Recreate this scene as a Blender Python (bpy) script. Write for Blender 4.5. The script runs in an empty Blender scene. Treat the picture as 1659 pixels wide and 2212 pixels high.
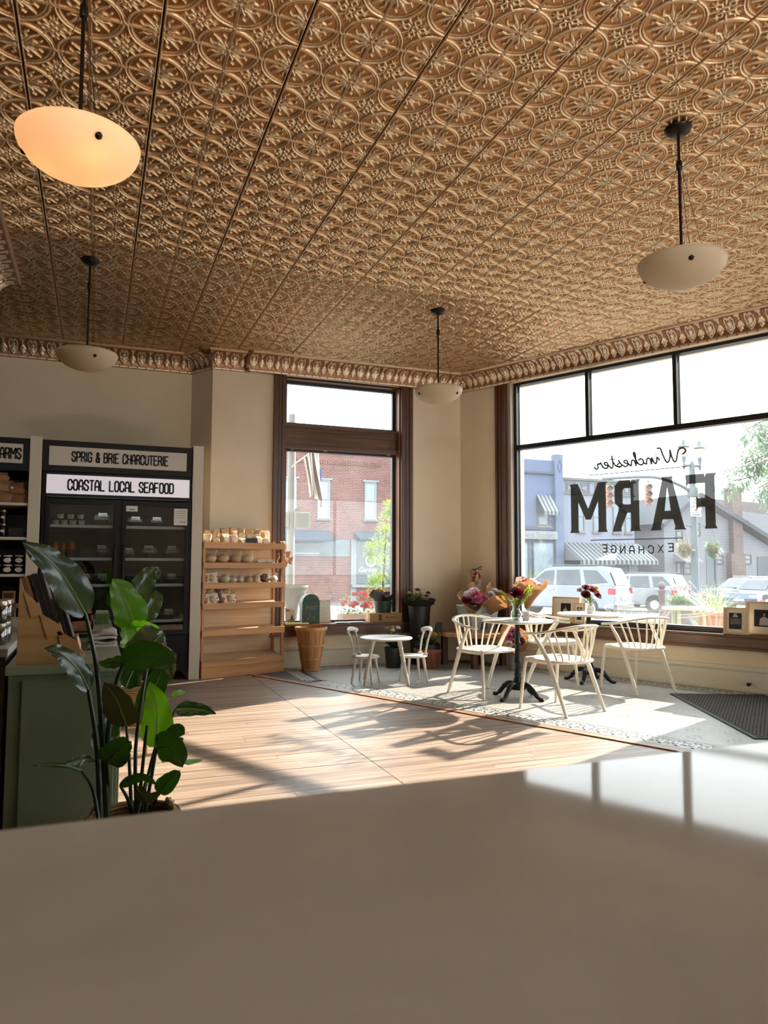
import bpy, bmesh, math, random
import numpy as np
from mathutils import Vector, Matrix
random.seed(7)
S = bpy.context.scene
COL = S.collection
R = math.radians
# ------------------------------------------------------------------ camera
YAW, PITCH, ROLL, FPX, EYE = R(21.4887), R(4.1926), R(0.1876), 1580.55, 1.26
fw = Vector((math.sin(YAW)*math.cos(PITCH), math.cos(YAW)*math.cos(PITCH), math.sin(PITCH)))
rt = Vector((math.cos(YAW), -math.sin(YAW), 0)); up = rt.cross(fw)
r2 = rt*math.cos(ROLL)+up*math.sin(ROLL); u2 = up*math.cos(ROLL)-rt*math.sin(ROLL)
cd = bpy.data.cameras.new('camera'); cam = bpy.data.objects.new('camera', cd); COL.objects.link(cam)
cam.matrix_world = Matrix(((r2.x, u2.x, -fw.x, 0), (r2.y, u2.y, -fw.y, 0), (r2.z, u2.z, -fw.z, EYE), (0, 0, 0, 1)))
cd.sensor_fit = 'VERTICAL'; cd.sensor_height = 36; cd.sensor_width = 27; cd.lens = FPX*36/2212
cd.clip_start = .02; cd.clip_end = 400
cd.dof.use_dof = True; cd.dof.focus_distance = 7.0; cd.dof.aperture_fstop = 7.5
S.camera = cam
# ------------------------------------------------------------------ world, sun, exposure
W = bpy.data.worlds.new('sky'); S.world = W; W.use_nodes = True
bg = W.node_tree.nodes['Background']; bg.inputs[0].default_value = (.92, .96, 1, 1); bg.inputs[1].default_value = 2.1
sl = bpy.data.lights.new('sun', 'SUN'); sl.energy = 6.7; sl.angle = R(.6); sl.color = (1, .86, .74)
sun = bpy.data.objects.new('sun', sl); COL.objects.link(sun)
AZ, EL = R(68), R(27.8)
sdir = Vector((math.sin(AZ)*math.cos(EL), math.cos(AZ)*math.cos(EL), math.sin(EL)))
sun.rotation_euler = sdir.to_track_quat('Z', 'Y').to_euler(); sun.location = sdir*40
S.view_settings.view_transform = 'Standard'; S.view_settings.look = 'None'
S.view_settings.exposure = 1.65; S.view_settings.gamma = 1; S.view_settings.use_curve_mapping = False
cy = S.cycles
cy.max_bounces = 12; cy.diffuse_bounces = 6; cy.glossy_bounces = 4; cy.transparent_max_bounces = 24
cy.caustics_reflective = False; cy.caustics_refractive = False; cy.sample_clamp_indirect = 6
# ------------------------------------------------------------------ materials
def lin(c):
    return tuple(((v/255)/12.92 if v/255 <= .04045 else ((v/255+.055)/1.055)**2.4) for v in c)+(1,)
def nt(name):
    m = bpy.data.materials.new(name); m.use_nodes = True; t = m.node_tree
    return m, t, t.nodes, t.links, t.nodes['Principled BSDF']
def mul(c, k): return tuple(min(1, v*k) for v in c[:3])+(1,)
MC = {}
def mat(name, col, rough=.5, metal=0, var=0, vs=12, bump=0, bs=80, coat=0, emit=0, ecol=None, spec=.5):
    if name in MC: return MC[name]
    m, t, N, L, P = nt(name); c = lin(col)
    P.inputs['Base Color'].default_value = c; P.inputs['Roughness'].default_value = rough; P.inputs['Metallic'].default_value = metal
    P.inputs['Coat Weight'].default_value = coat; P.inputs['Specular IOR Level'].default_value = spec
    tc = N.new('ShaderNodeTexCoord')
    if var:
        n = N.new('ShaderNodeTexNoise'); n.inputs['Scale'].default_value = vs; n.inputs['Detail'].default_value = 5
        L.new(tc.outputs['Object'], n.inputs['Vector'])
        r = N.new('ShaderNodeValToRGB'); r.color_ramp.elements[0].position = .3; r.color_ramp.elements[1].position = .7
        r.color_ramp.elements[0].color = mul(c, 1-var); r.color_ramp.elements[1].color = mul(c, 1+var)
        L.new(n.outputs['Fac'], r.inputs['Fac']); L.new(r.outputs['Color'], P.inputs['Base Color'])
    if bump:
        n = N.new('ShaderNodeTexNoise'); n.inputs['Scale'].default_value = bs; n.inputs['Detail'].default_value = 4
        L.new(tc.outputs['Object'], n.inputs['Vector'])
        b = N.new('ShaderNodeBump'); b.inputs['Strength'].default_value = bump; b.inputs['Distance'].default_value = .01
        L.new(n.outputs['Fac'], b.inputs['Height']); L.new(b.outputs['Normal'], P.inputs['Normal'])
    if emit:
        P.inputs['Emission Color'].default_value = lin(ecol or col); P.inputs['Emission Strength'].default_value = emit
    MC[name] = m; return m
def wood(name, c1, c2, axis='x', sc=1.0, rough=.5, per=True, knots=0):
    if name in MC: return MC[name]
    m, t, N, L, P = nt(name); P.inputs['Roughness'].default_value = rough
    tc = N.new('ShaderNodeTexCoord'); mp = N.new('ShaderNodeMapping'); L.new(tc.outputs['Object'], mp.inputs['Vector'])
    s = {'x': (1.2, 26, 26), 'y': (26, 1.2, 26), 'z': (26, 26, 1.2)}[axis]; mp.inputs['Scale'].default_value = tuple(v*sc for v in s)
    n = N.new('ShaderNodeTexNoise'); n.inputs['Scale'].default_value = 1; n.inputs['Detail'].default_value = 7; n.inputs['Distortion'].default_value = 1.2
    if per:
        oi = N.new('ShaderNodeObjectInfo'); ad = N.new('ShaderNodeVectorMath'); ad.operation = 'ADD'
        ml = N.new('ShaderNodeMath'); ml.operation = 'MULTIPLY'; ml.inputs[1].default_value = 37
        L.new(oi.outputs['Random'], ml.inputs[0]); L.new(mp.outputs['Vector'], ad.inputs[0]); L.new(ml.outputs[0], ad.inputs[1]); L.new(ad.outputs[0], n.inputs['Vector'])
    else: L.new(mp.outputs['Vector'], n.inputs['Vector'])
    r = N.new('ShaderNodeValToRGB'); r.color_ramp.elements[0].position = .32; r.color_ramp.elements[1].position = .68
    r.color_ramp.elements[0].color = lin(c1); r.color_ramp.elements[1].color = lin(c2); L.new(n.outputs['Fac'], r.inputs['Fac'])
    out = r.outputs['Color']
    if per:
        h = N.new('ShaderNodeHueSaturation'); mr = N.new('ShaderNodeMapRange'); mr.inputs[3].default_value = .88; mr.inputs[4].default_value = 1.10
        L.new(oi.outputs['Random'], mr.inputs[0]); L.new(mr.outputs[0], h.inputs['Value']); L.new(out, h.inputs['Color']); out = h.outputs['Color']
    L.new(out, P.inputs['Base Color'])
    b = N.new('ShaderNodeBump'); b.inputs['Strength'].default_value = .25; b.inputs['Distance'].default_value = .004
    L.new(n.outputs['Fac'], b.inputs['Height']); L.new(b.outputs['Normal'], P.inputs['Normal'])
    MC[name] = m; return m
def glass(name, tint=(255, 255, 255), dust=.0, refl=1.0, f0=.04):
    if name in MC: return MC[name]
    m, t, N, L, P = nt(name); N.remove(P); out = [n for n in N if n.type == 'OUTPUT_MATERIAL'][0]
    g = N.new('ShaderNodeNewGeometry'); d = N.new('ShaderNodeVectorMath'); d.operation = 'DOT_PRODUCT'
    L.new(g.outputs['Incoming'], d.inputs[0]); L.new(g.outputs['Normal'], d.inputs[1])
    def mth(op, a, b=None):
        k = N.new('ShaderNodeMath'); k.operation = op
        for i, v in enumerate((a, b)):
            if v is None: continue
            if isinstance(v, (int, float)): k.inputs[i].default_value = v
            else: L.new(v, k.inputs[i])
        return k.outputs[0]
    c = mth('ABSOLUTE', d.outputs['Value']); q = mth('POWER', mth('SUBTRACT', 1, c), 5)
    F = mth('MULTIPLY', mth('ADD', mth('MULTIPLY', q, 1-f0), f0), refl)
    tr = N.new('ShaderNodeBsdfTransparent'); tr.inputs[0].default_value = lin(tint)
    gl = N.new('ShaderNodeBsdfGlossy'); gl.inputs['Roughness'].default_value = .01; gl.inputs[0].default_value = (1, 1, 1, 1)
    body = tr.outputs[0]
    if dust:
        tl = N.new('ShaderNodeBsdfTranslucent'); tl.inputs[0].default_value = (.9, .95, 1, 1)
        tc = N.new('ShaderNodeTexCoord'); n = N.new('ShaderNodeTexNoise'); n.inputs['Scale'].default_value = 1.6; n.inputs['Detail'].default_value = 5; n.inputs['Distortion'].default_value = 1.5
        L.new(tc.outputs['Object'], n.inputs['Vector'])
        df = mth('MULTIPLY', n.outputs['Fac'], dust*2)
        mx = N.new('ShaderNodeMixShader'); L.new(df, mx.inputs[0]); L.new(body, mx.inputs[1]); L.new(tl.outputs[0], mx.inputs[2]); body = mx.outputs[0]
    mx = N.new('ShaderNodeMixShader'); L.new(F, mx.inputs[0]); L.new(body, mx.inputs[1]); L.new(gl.outputs[0], mx.inputs[2])
    L.new(mx.outputs[0], out.inputs['Surface']); MC[name] = m; return m
def leafmat(name, col, tcol, tr=.4, rough=.35, var=.25):
    if name in MC: return MC[name]
    m, t, N, L, P = nt(name); P.inputs['Roughness'].default_value = rough; out = [n for n in N if n.type == 'OUTPUT_MATERIAL'][0]
    tc = N.new('ShaderNodeTexCoord'); n = N.new('ShaderNodeTexNoise'); n.inputs['Scale'].default_value = 9; L.new(tc.outputs['Object'], n.inputs['Vector'])
    r = N.new('ShaderNodeValToRGB'); c = lin(col); r.color_ramp.elements[0].color = mul(c, 1-var); r.color_ramp.elements[1].color = mul(c, 1+var)
    L.new(n.outputs['Fac'], r.inputs['Fac']); L.new(r.outputs['Color'], P.inputs['Base Color'])
    tl = N.new('ShaderNodeBsdfTranslucent'); tl.inputs[0].default_value = lin(tcol)
    mx = N.new('ShaderNodeMixShader'); mx.inputs[0].default_value = tr
    L.new(P.outputs[0], mx.inputs[1]); L.new(tl.outputs[0], mx.inputs[2]); L.new(mx.outputs[0], out.inputs['Surface']); MC[name] = m; return m
def film(name, col, opac, rough=.35):
    "coloured sheet that lets part of the light straight through (vinyl, clear bags, tubs)"
    if name in MC: return MC[name]
    m, t, N, L, P = nt(name); P.inputs['Base Color'].default_value = lin(col); P.inputs['Roughness'].default_value = rough
    P.inputs['Alpha'].default_value = opac; MC[name] = m; return m
def stripes(name, c1, c2, axis, period, duty=.5, rough=.6):
    if name in MC: return MC[name]
    m, t, N, L, P = nt(name); P.inputs['Roughness'].default_value = rough
    tc = N.new('ShaderNodeTexCoord'); sp = N.new('ShaderNodeSeparateXYZ'); L.new(tc.outputs['Object'], sp.inputs[0])
    a = N.new('ShaderNodeMath'); a.operation = 'MULTIPLY'; a.inputs[1].default_value = 1/period; L.new(sp.outputs[axis], a.inputs[0])
    b = N.new('ShaderNodeMath'); b.operation = 'FRACT'; L.new(a.outputs[0], b.inputs[0])
    c = N.new('ShaderNodeMath'); c.operation = 'LESS_THAN'; c.inputs[1].default_value = duty; L.new(b.outputs[0], c.inputs[0])
    mx = N.new('ShaderNodeMix'); mx.data_type = 'RGBA'; mx.inputs[6].default_value = lin(c1); mx.inputs[7].default_value = lin(c2)
    L.new(c.outputs[0], mx.inputs[0]); L.new(mx.outputs[2], P.inputs['Base Color']); MC[name] = m; return m
def bricks(name, c1, c2, mortar, bw, bh, ms=.012, rough=.85, off=.5, axis=(0, 2), dots=None):
    if name in MC: return MC[name]
    m, t, N, L, P = nt(name); P.inputs['Roughness'].default_value = rough
    tc = N.new('ShaderNodeTexCoord'); sp = N.new('ShaderNodeSeparateXYZ'); L.new(tc.outputs['Object'], sp.inputs[0])
    cb = N.new('ShaderNodeCombineXYZ'); L.new(sp.outputs[axis[0]], cb.inputs[0]); L.new(sp.outputs[axis[1]], cb.inputs[1])
    k = N.new('ShaderNodeTexBrick'); L.new(cb.outputs[0], k.inputs['Vector']); k.offset = off
    k.inputs['Color1'].default_value = lin(c1); k.inputs['Color2'].default_value = lin(c2); k.inputs['Mortar'].default_value = lin(mortar)
    k.inputs['Scale'].default_value = 1; k.inputs['Brick Width'].default_value = bw; k.inputs['Row Height'].default_value = bh; k.inputs['Mortar Size'].default_value = ms
    n = N.new('ShaderNodeTexNoise'); n.inputs['Scale'].default_value = .9; n.inputs['Detail'].default_value = 6; L.new(tc.outputs['Object'], n.inputs['Vector'])
    h = N.new('ShaderNodeHueSaturation'); mr = N.new('ShaderNodeMapRange'); mr.inputs[3].default_value = .75; mr.inputs[4].default_value = 1.25
    L.new(n.outputs['Fac'], mr.inputs[0]); L.new(mr.outputs[0], h.inputs['Value']); L.new(k.outputs['Color'], h.inputs['Color'])
    L.new(h.outputs['Color'], P.inputs['Base Color'])
    b = N.new('ShaderNodeBump'); b.inputs['Strength'].default_value = .4; b.inputs['Distance'].default_value = .003; b.invert = True
    L.new(k.outputs['Fac'], b.inputs['Height']); L.new(b.outputs['Normal'], P.inputs['Normal'])
    MC[name] = m; return m
def tinmat(name, ground, raised, z0, z1, metal=.55, rough=.38):
    "antiqued tin: paint stays dark in the ground and is rubbed pale on the raised ornament (object height)"
    if name in MC: return MC[name]
    m, t, N, L, P = nt(name); P.inputs['Metallic'].default_value = metal; P.inputs['Roughness'].default_value = rough
    a = N.new('ShaderNodeAttribute'); a.attribute_name = 'relief'
    r = N.new('ShaderNodeValToRGB'); r.color_ramp.elements[0].color = lin(ground); r.color_ramp.elements[1].color = lin(raised)
    r.color_ramp.elements[0].position = z0; r.color_ramp.elements[1].position = z1
    L.new(a.outputs['Fac'], r.inputs['Fac']); L.new(r.outputs['Color'], P.inputs['Base Color'])
    tc = N.new('ShaderNodeTexCoord'); n = N.new('ShaderNodeTexNoise'); n.inputs['Scale'].default_value = 240; L.new(tc.outputs['Object'], n.inputs['Vector'])
    b = N.new('ShaderNodeBump'); b.inputs['Strength'].default_value = .35; b.inputs['Distance'].default_value = .002
    L.new(n.outputs['Fac'], b.inputs['Height']); L.new(b.outputs['Normal'], P.inputs['Normal']); MC[name] = m; return m
# ------------------------------------------------------------------ mesh builder
class MB:
    def __init__(s): s.v = []; s.f = []
    def add(s, vs, fs):
        o = len(s.v); s.v += [tuple(v) for v in vs]; s.f += [tuple(i+o for i in f) for f in fs]; return s
    def box(s, x0, x1, y0, y1, z0, z1):
        return s.add([(x0,y0,z0),(x1,y0,z0),(x1,y1,z0),(x0,y1,z0),(x0,y0,z1),(x1,y0,z1),(x1,y1,z1),(x0,y1,z1)],
                     [(3,2,1,0),(4,5,6,7),(0,1,5,4),(1,2,6,5),(2,3,7,6),(3,0,4,7)])
    def obox(s, c, size, M):
        h = [v/2 for v in size]; vs = []
        for z in (-1, 1):
            for x, y in ((-1,-1),(1,-1),(1,1),(-1,1)): vs.append(Vector(c)+M @ Vector((x*h[0], y*h[1], z*h[2])))
        return s.add(vs, [(3,2,1,0),(4,5,6,7),(0,1,5,4),(1,2,6,5),(2,3,7,6),(3,0,4,7)])
    def prism(s, poly, a, b, fn):
        "poly in 2D, extruded from a to b; fn(x,y,t) gives the 3D point"
        n = len(poly); vs = [fn(x, y, a) for x, y in poly]+[fn(x, y, b) for x, y in poly]
        return s.add(vs, [tuple(range(n))[::-1], tuple(range(n, 2*n))]+[(i, (i+1) % n, n+(i+1) % n, n+i) for i in range(n)])
    def tube(s, pts, r, seg=8, flat=None, caps=True, upv=None):
        pts = [Vector(p) for p in pts]; n = len(pts); rr = r if isinstance(r, (list, tuple)) else [r]*n
        T = [(pts[min(i+1, n-1)]-pts[max(i-1, 0)]).normalized() for i in range(n)]
        ref = Vector(upv) if upv else (Vector((0, 0, 1)) if abs(T[0].z) < .9 else Vector((1, 0, 0)))
        a = (ref-T[0]*ref.dot(T[0])).normalized(); vs = []
        for i in range(n):
            if upv:
                a = (Vector(upv)-T[i]*Vector(upv).dot(T[i])).normalized()
            else:
                a = (a-T[i]*a.dot(T[i])).normalized()
            b = T[i].cross(a)
            for k in range(seg):
                th = 2*math.pi*(k+.5)/seg; ca, sa = math.cos(th), math.sin(th)
                fa, fb = flat if flat else (1, 1)
                vs.append(pts[i]+a*(rr[i]*ca*fa)+b*(rr[i]*sa*fb))
        fs = [(i*seg+k, i*seg+(k+1) % seg, (i+1)*seg+(k+1) % seg, (i+1)*seg+k) for i in range(n-1) for k in range(seg)]
        if caps: fs += [tuple(range(seg))[::-1], tuple(range((n-1)*seg, n*seg))]
        return s.add(vs, fs)
    def lathe(s, prof, seg=24, c=(0, 0, 0), caps=(True, True), sq=1, wob=None):
        vs = []
        for r, z in prof:
            for k in range(seg):
                th = 2*math.pi*k/seg; q = r*(wob(th, z) if wob else 1)
                vs.append((c[0]+q*math.cos(th), c[1]+q*math.sin(th)*sq, c[2]+z))
        n = len(prof); fs = [(i*seg+k, i*seg+(k+1) % seg, (i+1)*seg+(k+1) % seg, (i+1)*seg+k) for i in range(n-1) for k in range(seg)]
        if caps[0]: fs.append(tuple(range(seg))[::-1])
        if caps[1]: fs.append(tuple(range((n-1)*seg, n*seg)))
        return s.add(vs, fs)
    def ball(s, c, r, seg=12, rings=8, fn=None):
        rx, ry, rz = r if isinstance(r, (list, tuple)) else (r, r, r); vs = [(0, 0, -1)]; fs = []
        for i in range(1, rings):
            p = math.pi*i/rings
            for k in range(seg):
                th = 2*math.pi*k/seg; vs.append((math.sin(p)*math.cos(th), math.sin(p)*math.sin(th), -math.cos(p)))
        vs.append((0, 0, 1)); o = lambda i, k: 1+(i-1)*seg+k % seg
        for k in range(seg):
            fs.append((0, o(1, k+1), o(1, k))); fs.append((len(vs)-1, o(rings-1, k), o(rings-1, k+1)))
        for i in range(1, rings-1):
            for k in range(seg): fs.append((o(i, k), o(i, k+1), o(i+1, k+1), o(i+1, k)))
        q = []
        for v in vs:
            k = fn(v) if fn else 1
            q.append((c[0]+v[0]*rx*k, c[1]+v[1]*ry*k, c[2]+v[2]*rz*k))
        return s.add(q, fs)
    def sheet(s, rows):
        n, m = len(rows), len(rows[0]); vs = [p for r in rows for p in r]
        return s.add(vs, [(i*m+j, i*m+j+1, (i+1)*m+j+1, (i+1)*m+j) for i in range(n-1) for j in range(m-1)])
    def mesh(s, name, mt, smooth=False, bev=0, ang=38):
        me = bpy.data.meshes.new(name); me.from_pydata(s.v, [], s.f); me.update()
        if bev:
            bm = bmesh.new(); bm.from_mesh(me)
            bmesh.ops.remove_doubles(bm, verts=bm.verts, dist=1e-6)
            ed = [e for e in bm.edges if len(e.link_faces) == 2 and e.calc_face_angle(0) > .5]
            bmesh.ops.bevel(bm, geom=ed, offset=bev, segments=2, affect='EDGES', profile=.6, clamp_overlap=True)
            bm.to_mesh(me); bm.free()
        if smooth:
            me.polygons.foreach_set('use_smooth', [True]*len(me.polygons)); me.set_sharp_from_angle(angle=R(ang))
        if mt: me.materials.append(mt)
        return me
    def build(s, name, mt, parent=None, loc=(0, 0, 0), rz=0, smooth=False, bev=0, ang=38, rot=None):
        return link(name, s.mesh(name, mt, smooth, bev, ang), parent, loc, rz, rot)
def link(name, me, parent=None, loc=(0, 0, 0), rz=0, rot=None):
    o = bpy.data.objects.new(name, me); COL.objects.link(o); o.location = loc; o.rotation_euler = rot or (0, 0, rz)
    if parent: o.parent = parent
    return o
def tag(o, label=None, cat=None, group=None, kind=None):
    for k, v in (('label', label), ('category', cat), ('group', group), ('kind', kind)):
        if v: o[k] = v
    return o
def thing(name, label, cat, loc=(0, 0, 0), rz=0, group=None):
    o = bpy.data.objects.new(name, None); COL.objects.link(o); o.location = loc; o.rotation_euler = (0, 0, rz); o.empty_display_size = .1
    return tag(o, label, cat, group)
def struct(o): o['kind'] = 'structure'; return o
def dup(root, loc, rz, label, group=None, name=None):
    r = root.copy(); COL.objects.link(r); r.location = loc; r.rotation_euler = (0, 0, rz); r['label'] = label
    if group: r['group'] = group
    for ch in list(root.children):
        c = ch.copy(); COL.objects.link(c); c.parent = r
        for g in ch.children:
            d = g.copy(); COL.objects.link(d); d.parent = c
    return r
ORD = ['first', 'second', 'third', 'fourth', 'fifth', 'sixth', 'seventh', 'eighth', 'ninth', 'tenth', 'eleventh', 'twelfth']
# stroke lettering ---------------------------------------------------------
c_ = .2
GL = {
 'A': [[(0,0),(0,.72),(.3,1),(.7,1),(1,.72),(1,0)],[(0,.38),(1,.38)]],
 'B': [[(0,0),(0,1),(.75,1),(1,.85),(1,.65),(.75,.52),(0,.52)],[(.75,.52),(1,.4),(1,.15),(.75,0),(0,0)]],
 'C': [[(1,.7),(1,.84),(.75,1),(.25,1),(0,.84),(0,.16),(.25,0),(.75,0),(1,.16),(1,.3)]],
 'D': [[(0,0),(0,1),(.7,1),(1,.84),(1,.16),(.7,0),(0,0)]],
 'E': [[(1,1),(0,1),(0,0),(1,0)],[(0,.52),(.8,.52)]], 'F': [[(1,1),(0,1),(0,0)],[(0,.52),(.8,.52)]],
 'G': [[(1,.75),(1,.84),(.75,1),(.25,1),(0,.84),(0,.16),(.25,0),(.75,0),(1,.16),(1,.48),(.6,.48)]],
 'H': [[(0,0),(0,1)],[(1,0),(1,1)],[(0,.5),(1,.5)]], 'I': [[(.5,0),(.5,1)]], 'L': [[(0,1),(0,0),(1,0)]],
 'M': [[(0,0),(0,1),(.5,.45),(1,1),(1,0)]], 'N': [[(0,0),(0,1),(1,0),(1,1)]],
 'O': [[(.25,0),(.75,0),(1,.16),(1,.84),(.75,1),(.25,1),(0,.84),(0,.16),(.25,0)]],
 'P': [[(0,0),(0,1),(.75,1),(1,.85),(1,.6),(.75,.45),(0,.45)]],
 'R': [[(0,0),(0,1),(.75,1),(1,.85),(1,.62),(.75,.48),(0,.48)],[(.6,.48),(1,.2),(1,0)]],
 'S': [[(1,.74),(1,.84),(.75,1),(.25,1),(0,.84),(0,.66),(1,.36),(1,.16),(.75,0),(.25,0),(0,.16),(0,.27)]],
 'T': [[(0,1),(1,1)],[(.5,0),(.5,1)]], 'U': [[(0,1),(0,.16),(.25,0),(.75,0),(1,.16),(1,1)]],
 'X': [[(0,0),(1,1)],[(0,1),(1,0)]],
 '&': [[(1,0),(.15,.72),(.15,.88),(.35,1),(.6,1),(.75,.88),(.75,.74),(0,.35),(0,.14),(.25,0),(.6,0),(1,.35),(1,.48)]]}
def stroke(mb, pts, t, fn, d0, d1):
    for (x0, y0), (x1, y1) in zip(pts[:-1], pts[1:]):
        l = math.hypot(x1-x0, y1-y0) or 1e-6; ux, uy = (x1-x0)/l*t/2, (y1-y0)/l*t/2
        k = .55
        mb.prism([(x0-ux*k+uy, y0-uy*k-ux), (x1+ux*k+uy, y1+uy*k-ux), (x1+ux*k-uy, y1+uy*k+ux), (x0-ux*k-uy, y0-uy*k+ux)], d0, d1, fn)
def lettering(text, x0, x1, y0, y1, t, fn, mt, parent, d0=0, d1=.002, space=.6, gap=.5):
    "text set between x0 and x1 with letter height y1-y0, one object per letter"
    w = {'I': .25, 'M': 1.3, ' ': space}; ws = [w.get(c, 1) for c in text]
    tot = sum(ws)+gap*(len(text)-1); k = (x1-x0)/tot; x = x0
    for c, q in zip(text, ws):
        if c != ' ':
            mb = MB()
            for pl in GL.get(c, []): stroke(mb, [(x+px*q*k, y0+py*(y1-y0)) for px, py in pl], t, fn, d0, d1)
            mb.build('letter', mt, parent)
        x += (q+gap)*k
def textmesh(txt, size, mt, parent, loc, rot, name='lettering', sx=1, shear=0, bold=0, align='CENTER', ex=.001):
    cu = bpy.data.curves.new(name, 'FONT'); cu.body = txt; cu.size = size; cu.align_x = align; cu.align_y = 'CENTER'; cu.extrude = ex; cu.shear = shear; cu.offset = bold; cu.resolution_u = 3
    to = bpy.data.objects.new(name, cu); COL.objects.link(to); dg = bpy.context.evaluated_depsgraph_get(); dg.update()
    me = bpy.data.meshes.new_from_object(to.evaluated_get(dg)); bpy.data.objects.remove(to); bpy.data.curves.remove(cu)
    me.materials.clear(); me.materials.append(mt)
    if sx != 1:
        for v in me.vertices: v.co.x *= sx
    o = link(name, me, parent, loc, 0, rot); return o
# ================================================================== STRUCTURE
CX, CY = 4.657, 8.95
DB = Vector((.41485, -.90989, 0)); NB = Vector((.90989, .41485, 0)); RZB = math.atan2(-.90989, .41485)
CEIL = 3.86
def WB(s, off, z): return Vector((CX, CY, 0))+DB*s+NB*off+Vector((0, 0, z))
wallm = mat('wall paint greige', (233, 214, 184), .7, var=.03, vs=3, bump=.12, bs=220)
trimm = mat('cream painted trim', (226, 216, 196), .42)
walnut = wood('dark stained window wood', (62, 34, 20), (98, 58, 36), 'z', .8, .34, per=False)
walnutx = wood('dark stained sill wood', (70, 42, 26), (112, 72, 46), 'x', .8, .34, per=False)
blackm = mat('black metal frame', (16, 17, 18), .35)
jambm = mat('pale painted jamb', (176, 160, 146), .5)
# walls
m = MB(); m.box(1.27, 2.15, 8.95, 9.3, 0, CEIL).box(2.15, 3.79, 8.95, 9.3, 0, .45).box(2.15, 3.79, 8.95, 9.3, 3.64, CEIL).box(3.79, 4.80, 8.95, 9.3, 0, CEIL)
m.prism([(1.063, 9.3), (1.27, 8.95), (1.27, 9.6), (1.063, 9.6)], 0, CEIL, lambda x, y, t: (x, y, t))
struct(m.build('wall_back', wallm))
struct(MB().box(-3.4, 1.1, 9.3, 9.6, 0, CEIL).build('wall_alcove', wallm))
m = MB(); m.box(-.35, .80, 0, .35, 0, CEIL).box(.80, 4.02, .02, .35, 0, .55).box(.80, 4.02, 0, .35, 3.66, CEIL).box(4.02, 5.2, 0, .35, 0, CEIL)
m.box(5.2, 13.2, 0, .35, 3.6, CEIL).box(9.0, 9.4, 0, .35, 0, 3.6).box(13.2, 14.2, 0, .35, 0, CEIL)
struct(m.build('wall_street', wallm, None, (CX, CY, 0), RZB))
struct(MB().box(-3.7, -3.4, -4, 9.6, 0, CEIL).build('wall_side', mat('dark brown wall cutting bounce', (66, 54, 44), .7)))  # unseen wall coloured dark to cut light bounced from this side
struct(MB().box(-3.7, 4.8, -4.3, -4, 0, CEIL).box(4.8, 9.4, -4.3, -4, 0, .9).box(4.8, 9.4, -4.3, -4, 3.4, CEIL).box(9.4, 11.2, -4.3, -4, 0, CEIL).build('wall_rear', wallm))
# ceiling slab, tin panels
polyC = [(-3.7, -4.3), (11.2, -4.3), (10.7, -4), (4.9, 9.3), (4.8, 9.6), (-3.7, 9.6)]
ceil = struct(MB().prism(polyC, CEIL+.02, CEIL+.3, lambda x, y, t: (x, y, t)).build('ceiling', mat('ceiling board above the tin', (40, 28, 18), .6)))
def cap(d, w): return np.clip(1-(d/w)**2, 0, 1)
def seg(a, b, p, q, w0, w1=None):
    w1 = w1 or w0; px, py = p; dx, dy = q[0]-p[0], q[1]-p[1]
    t = np.clip(((a-px)*dx+(b-py)*dy)/(dx*dx+dy*dy), 0, 1); d = np.hypot(a-px-t*dx, b-py-t*dy)
    return cap(d, w0+(w1-w0)*t)
def tin_height(U, V, edge):
    du, dv = U-np.round(U), V-np.round(V); r = np.hypot(du, dv); a, b = np.abs(du), np.abs(dv)
    h = np.maximum(cap(r-.470, .022), .75*cap(r-.424, .012))
    lo, hi = np.minimum(a, b), np.maximum(a, b)
    g = lambda *k: np.maximum(h, k[0])
    h = g(seg(a, b, (.07, .07), (.16, .16), .018, .042)); h = g(seg(a, b, (.16, .16), (.275, .275), .042, .008)); h = np.where(seg(a, b, (.10, .10), (.25, .25), .006) > .3, h*.7, h)
    h = g(.9*seg(lo, hi, (.035, .07), (.09, .18), .015, .03)); h = g(.9*seg(lo, hi, (.09, .18), (.072, .255), .028, .016)); h = g(.85*seg(lo, hi, (.072, .255), (.125, .30), .016, .022))
    h = g(.8*seg(lo, hi, (.03, .06), (.03, .17), .014, .01))
    a2, b2 = np.abs(U-np.floor(U)-.5), np.abs(V-np.floor(V)-.5); r2 = np.hypot(a2, b2); lo, hi = np.minimum(a2, b2), np.maximum(a2, b2)
    h = g(cap(r2-.042, .017)); h = g(.6*cap(r2, .014))
    h = g(.9*seg(lo, hi, (.014, .075), (.052, .125), .022, .026)); h = g(.9*seg(lo, hi, (.052, .125), (.014, .175), .026, .018)); h = g(.8*seg(lo, hi, (.0, .17), (.0, .26), .026, .006)); h = g(.75*seg(lo, hi, (.014, .175), (.05, .225), .018, .02))
    h = g(.85*seg(lo, hi, (.066, .066), (.125, .125), .016, .028)); h = g(.85*seg(lo, hi, (.125, .125), (.17, .17), .028, .006))
    bar = np.minimum(a, b)
    h = np.where(bar < .03, np.maximum(.85*cap(bar-.013, .011), h*np.clip((bar-.016)/.014, 0, 1)*(bar > .016)), h)
    h = g(.9*cap(r, .03)); h = g(.9*cap(np.hypot(np.minimum(a, b), np.maximum(a, b)-.5), .03))
    ex, ey = 1-np.abs(U), 1-np.abs(V)
    if edge: h = np.where(ex < .026, np.maximum(.95*cap(ex-.017, .010), -1.2*(ex < .006)), h)
    return h
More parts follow.
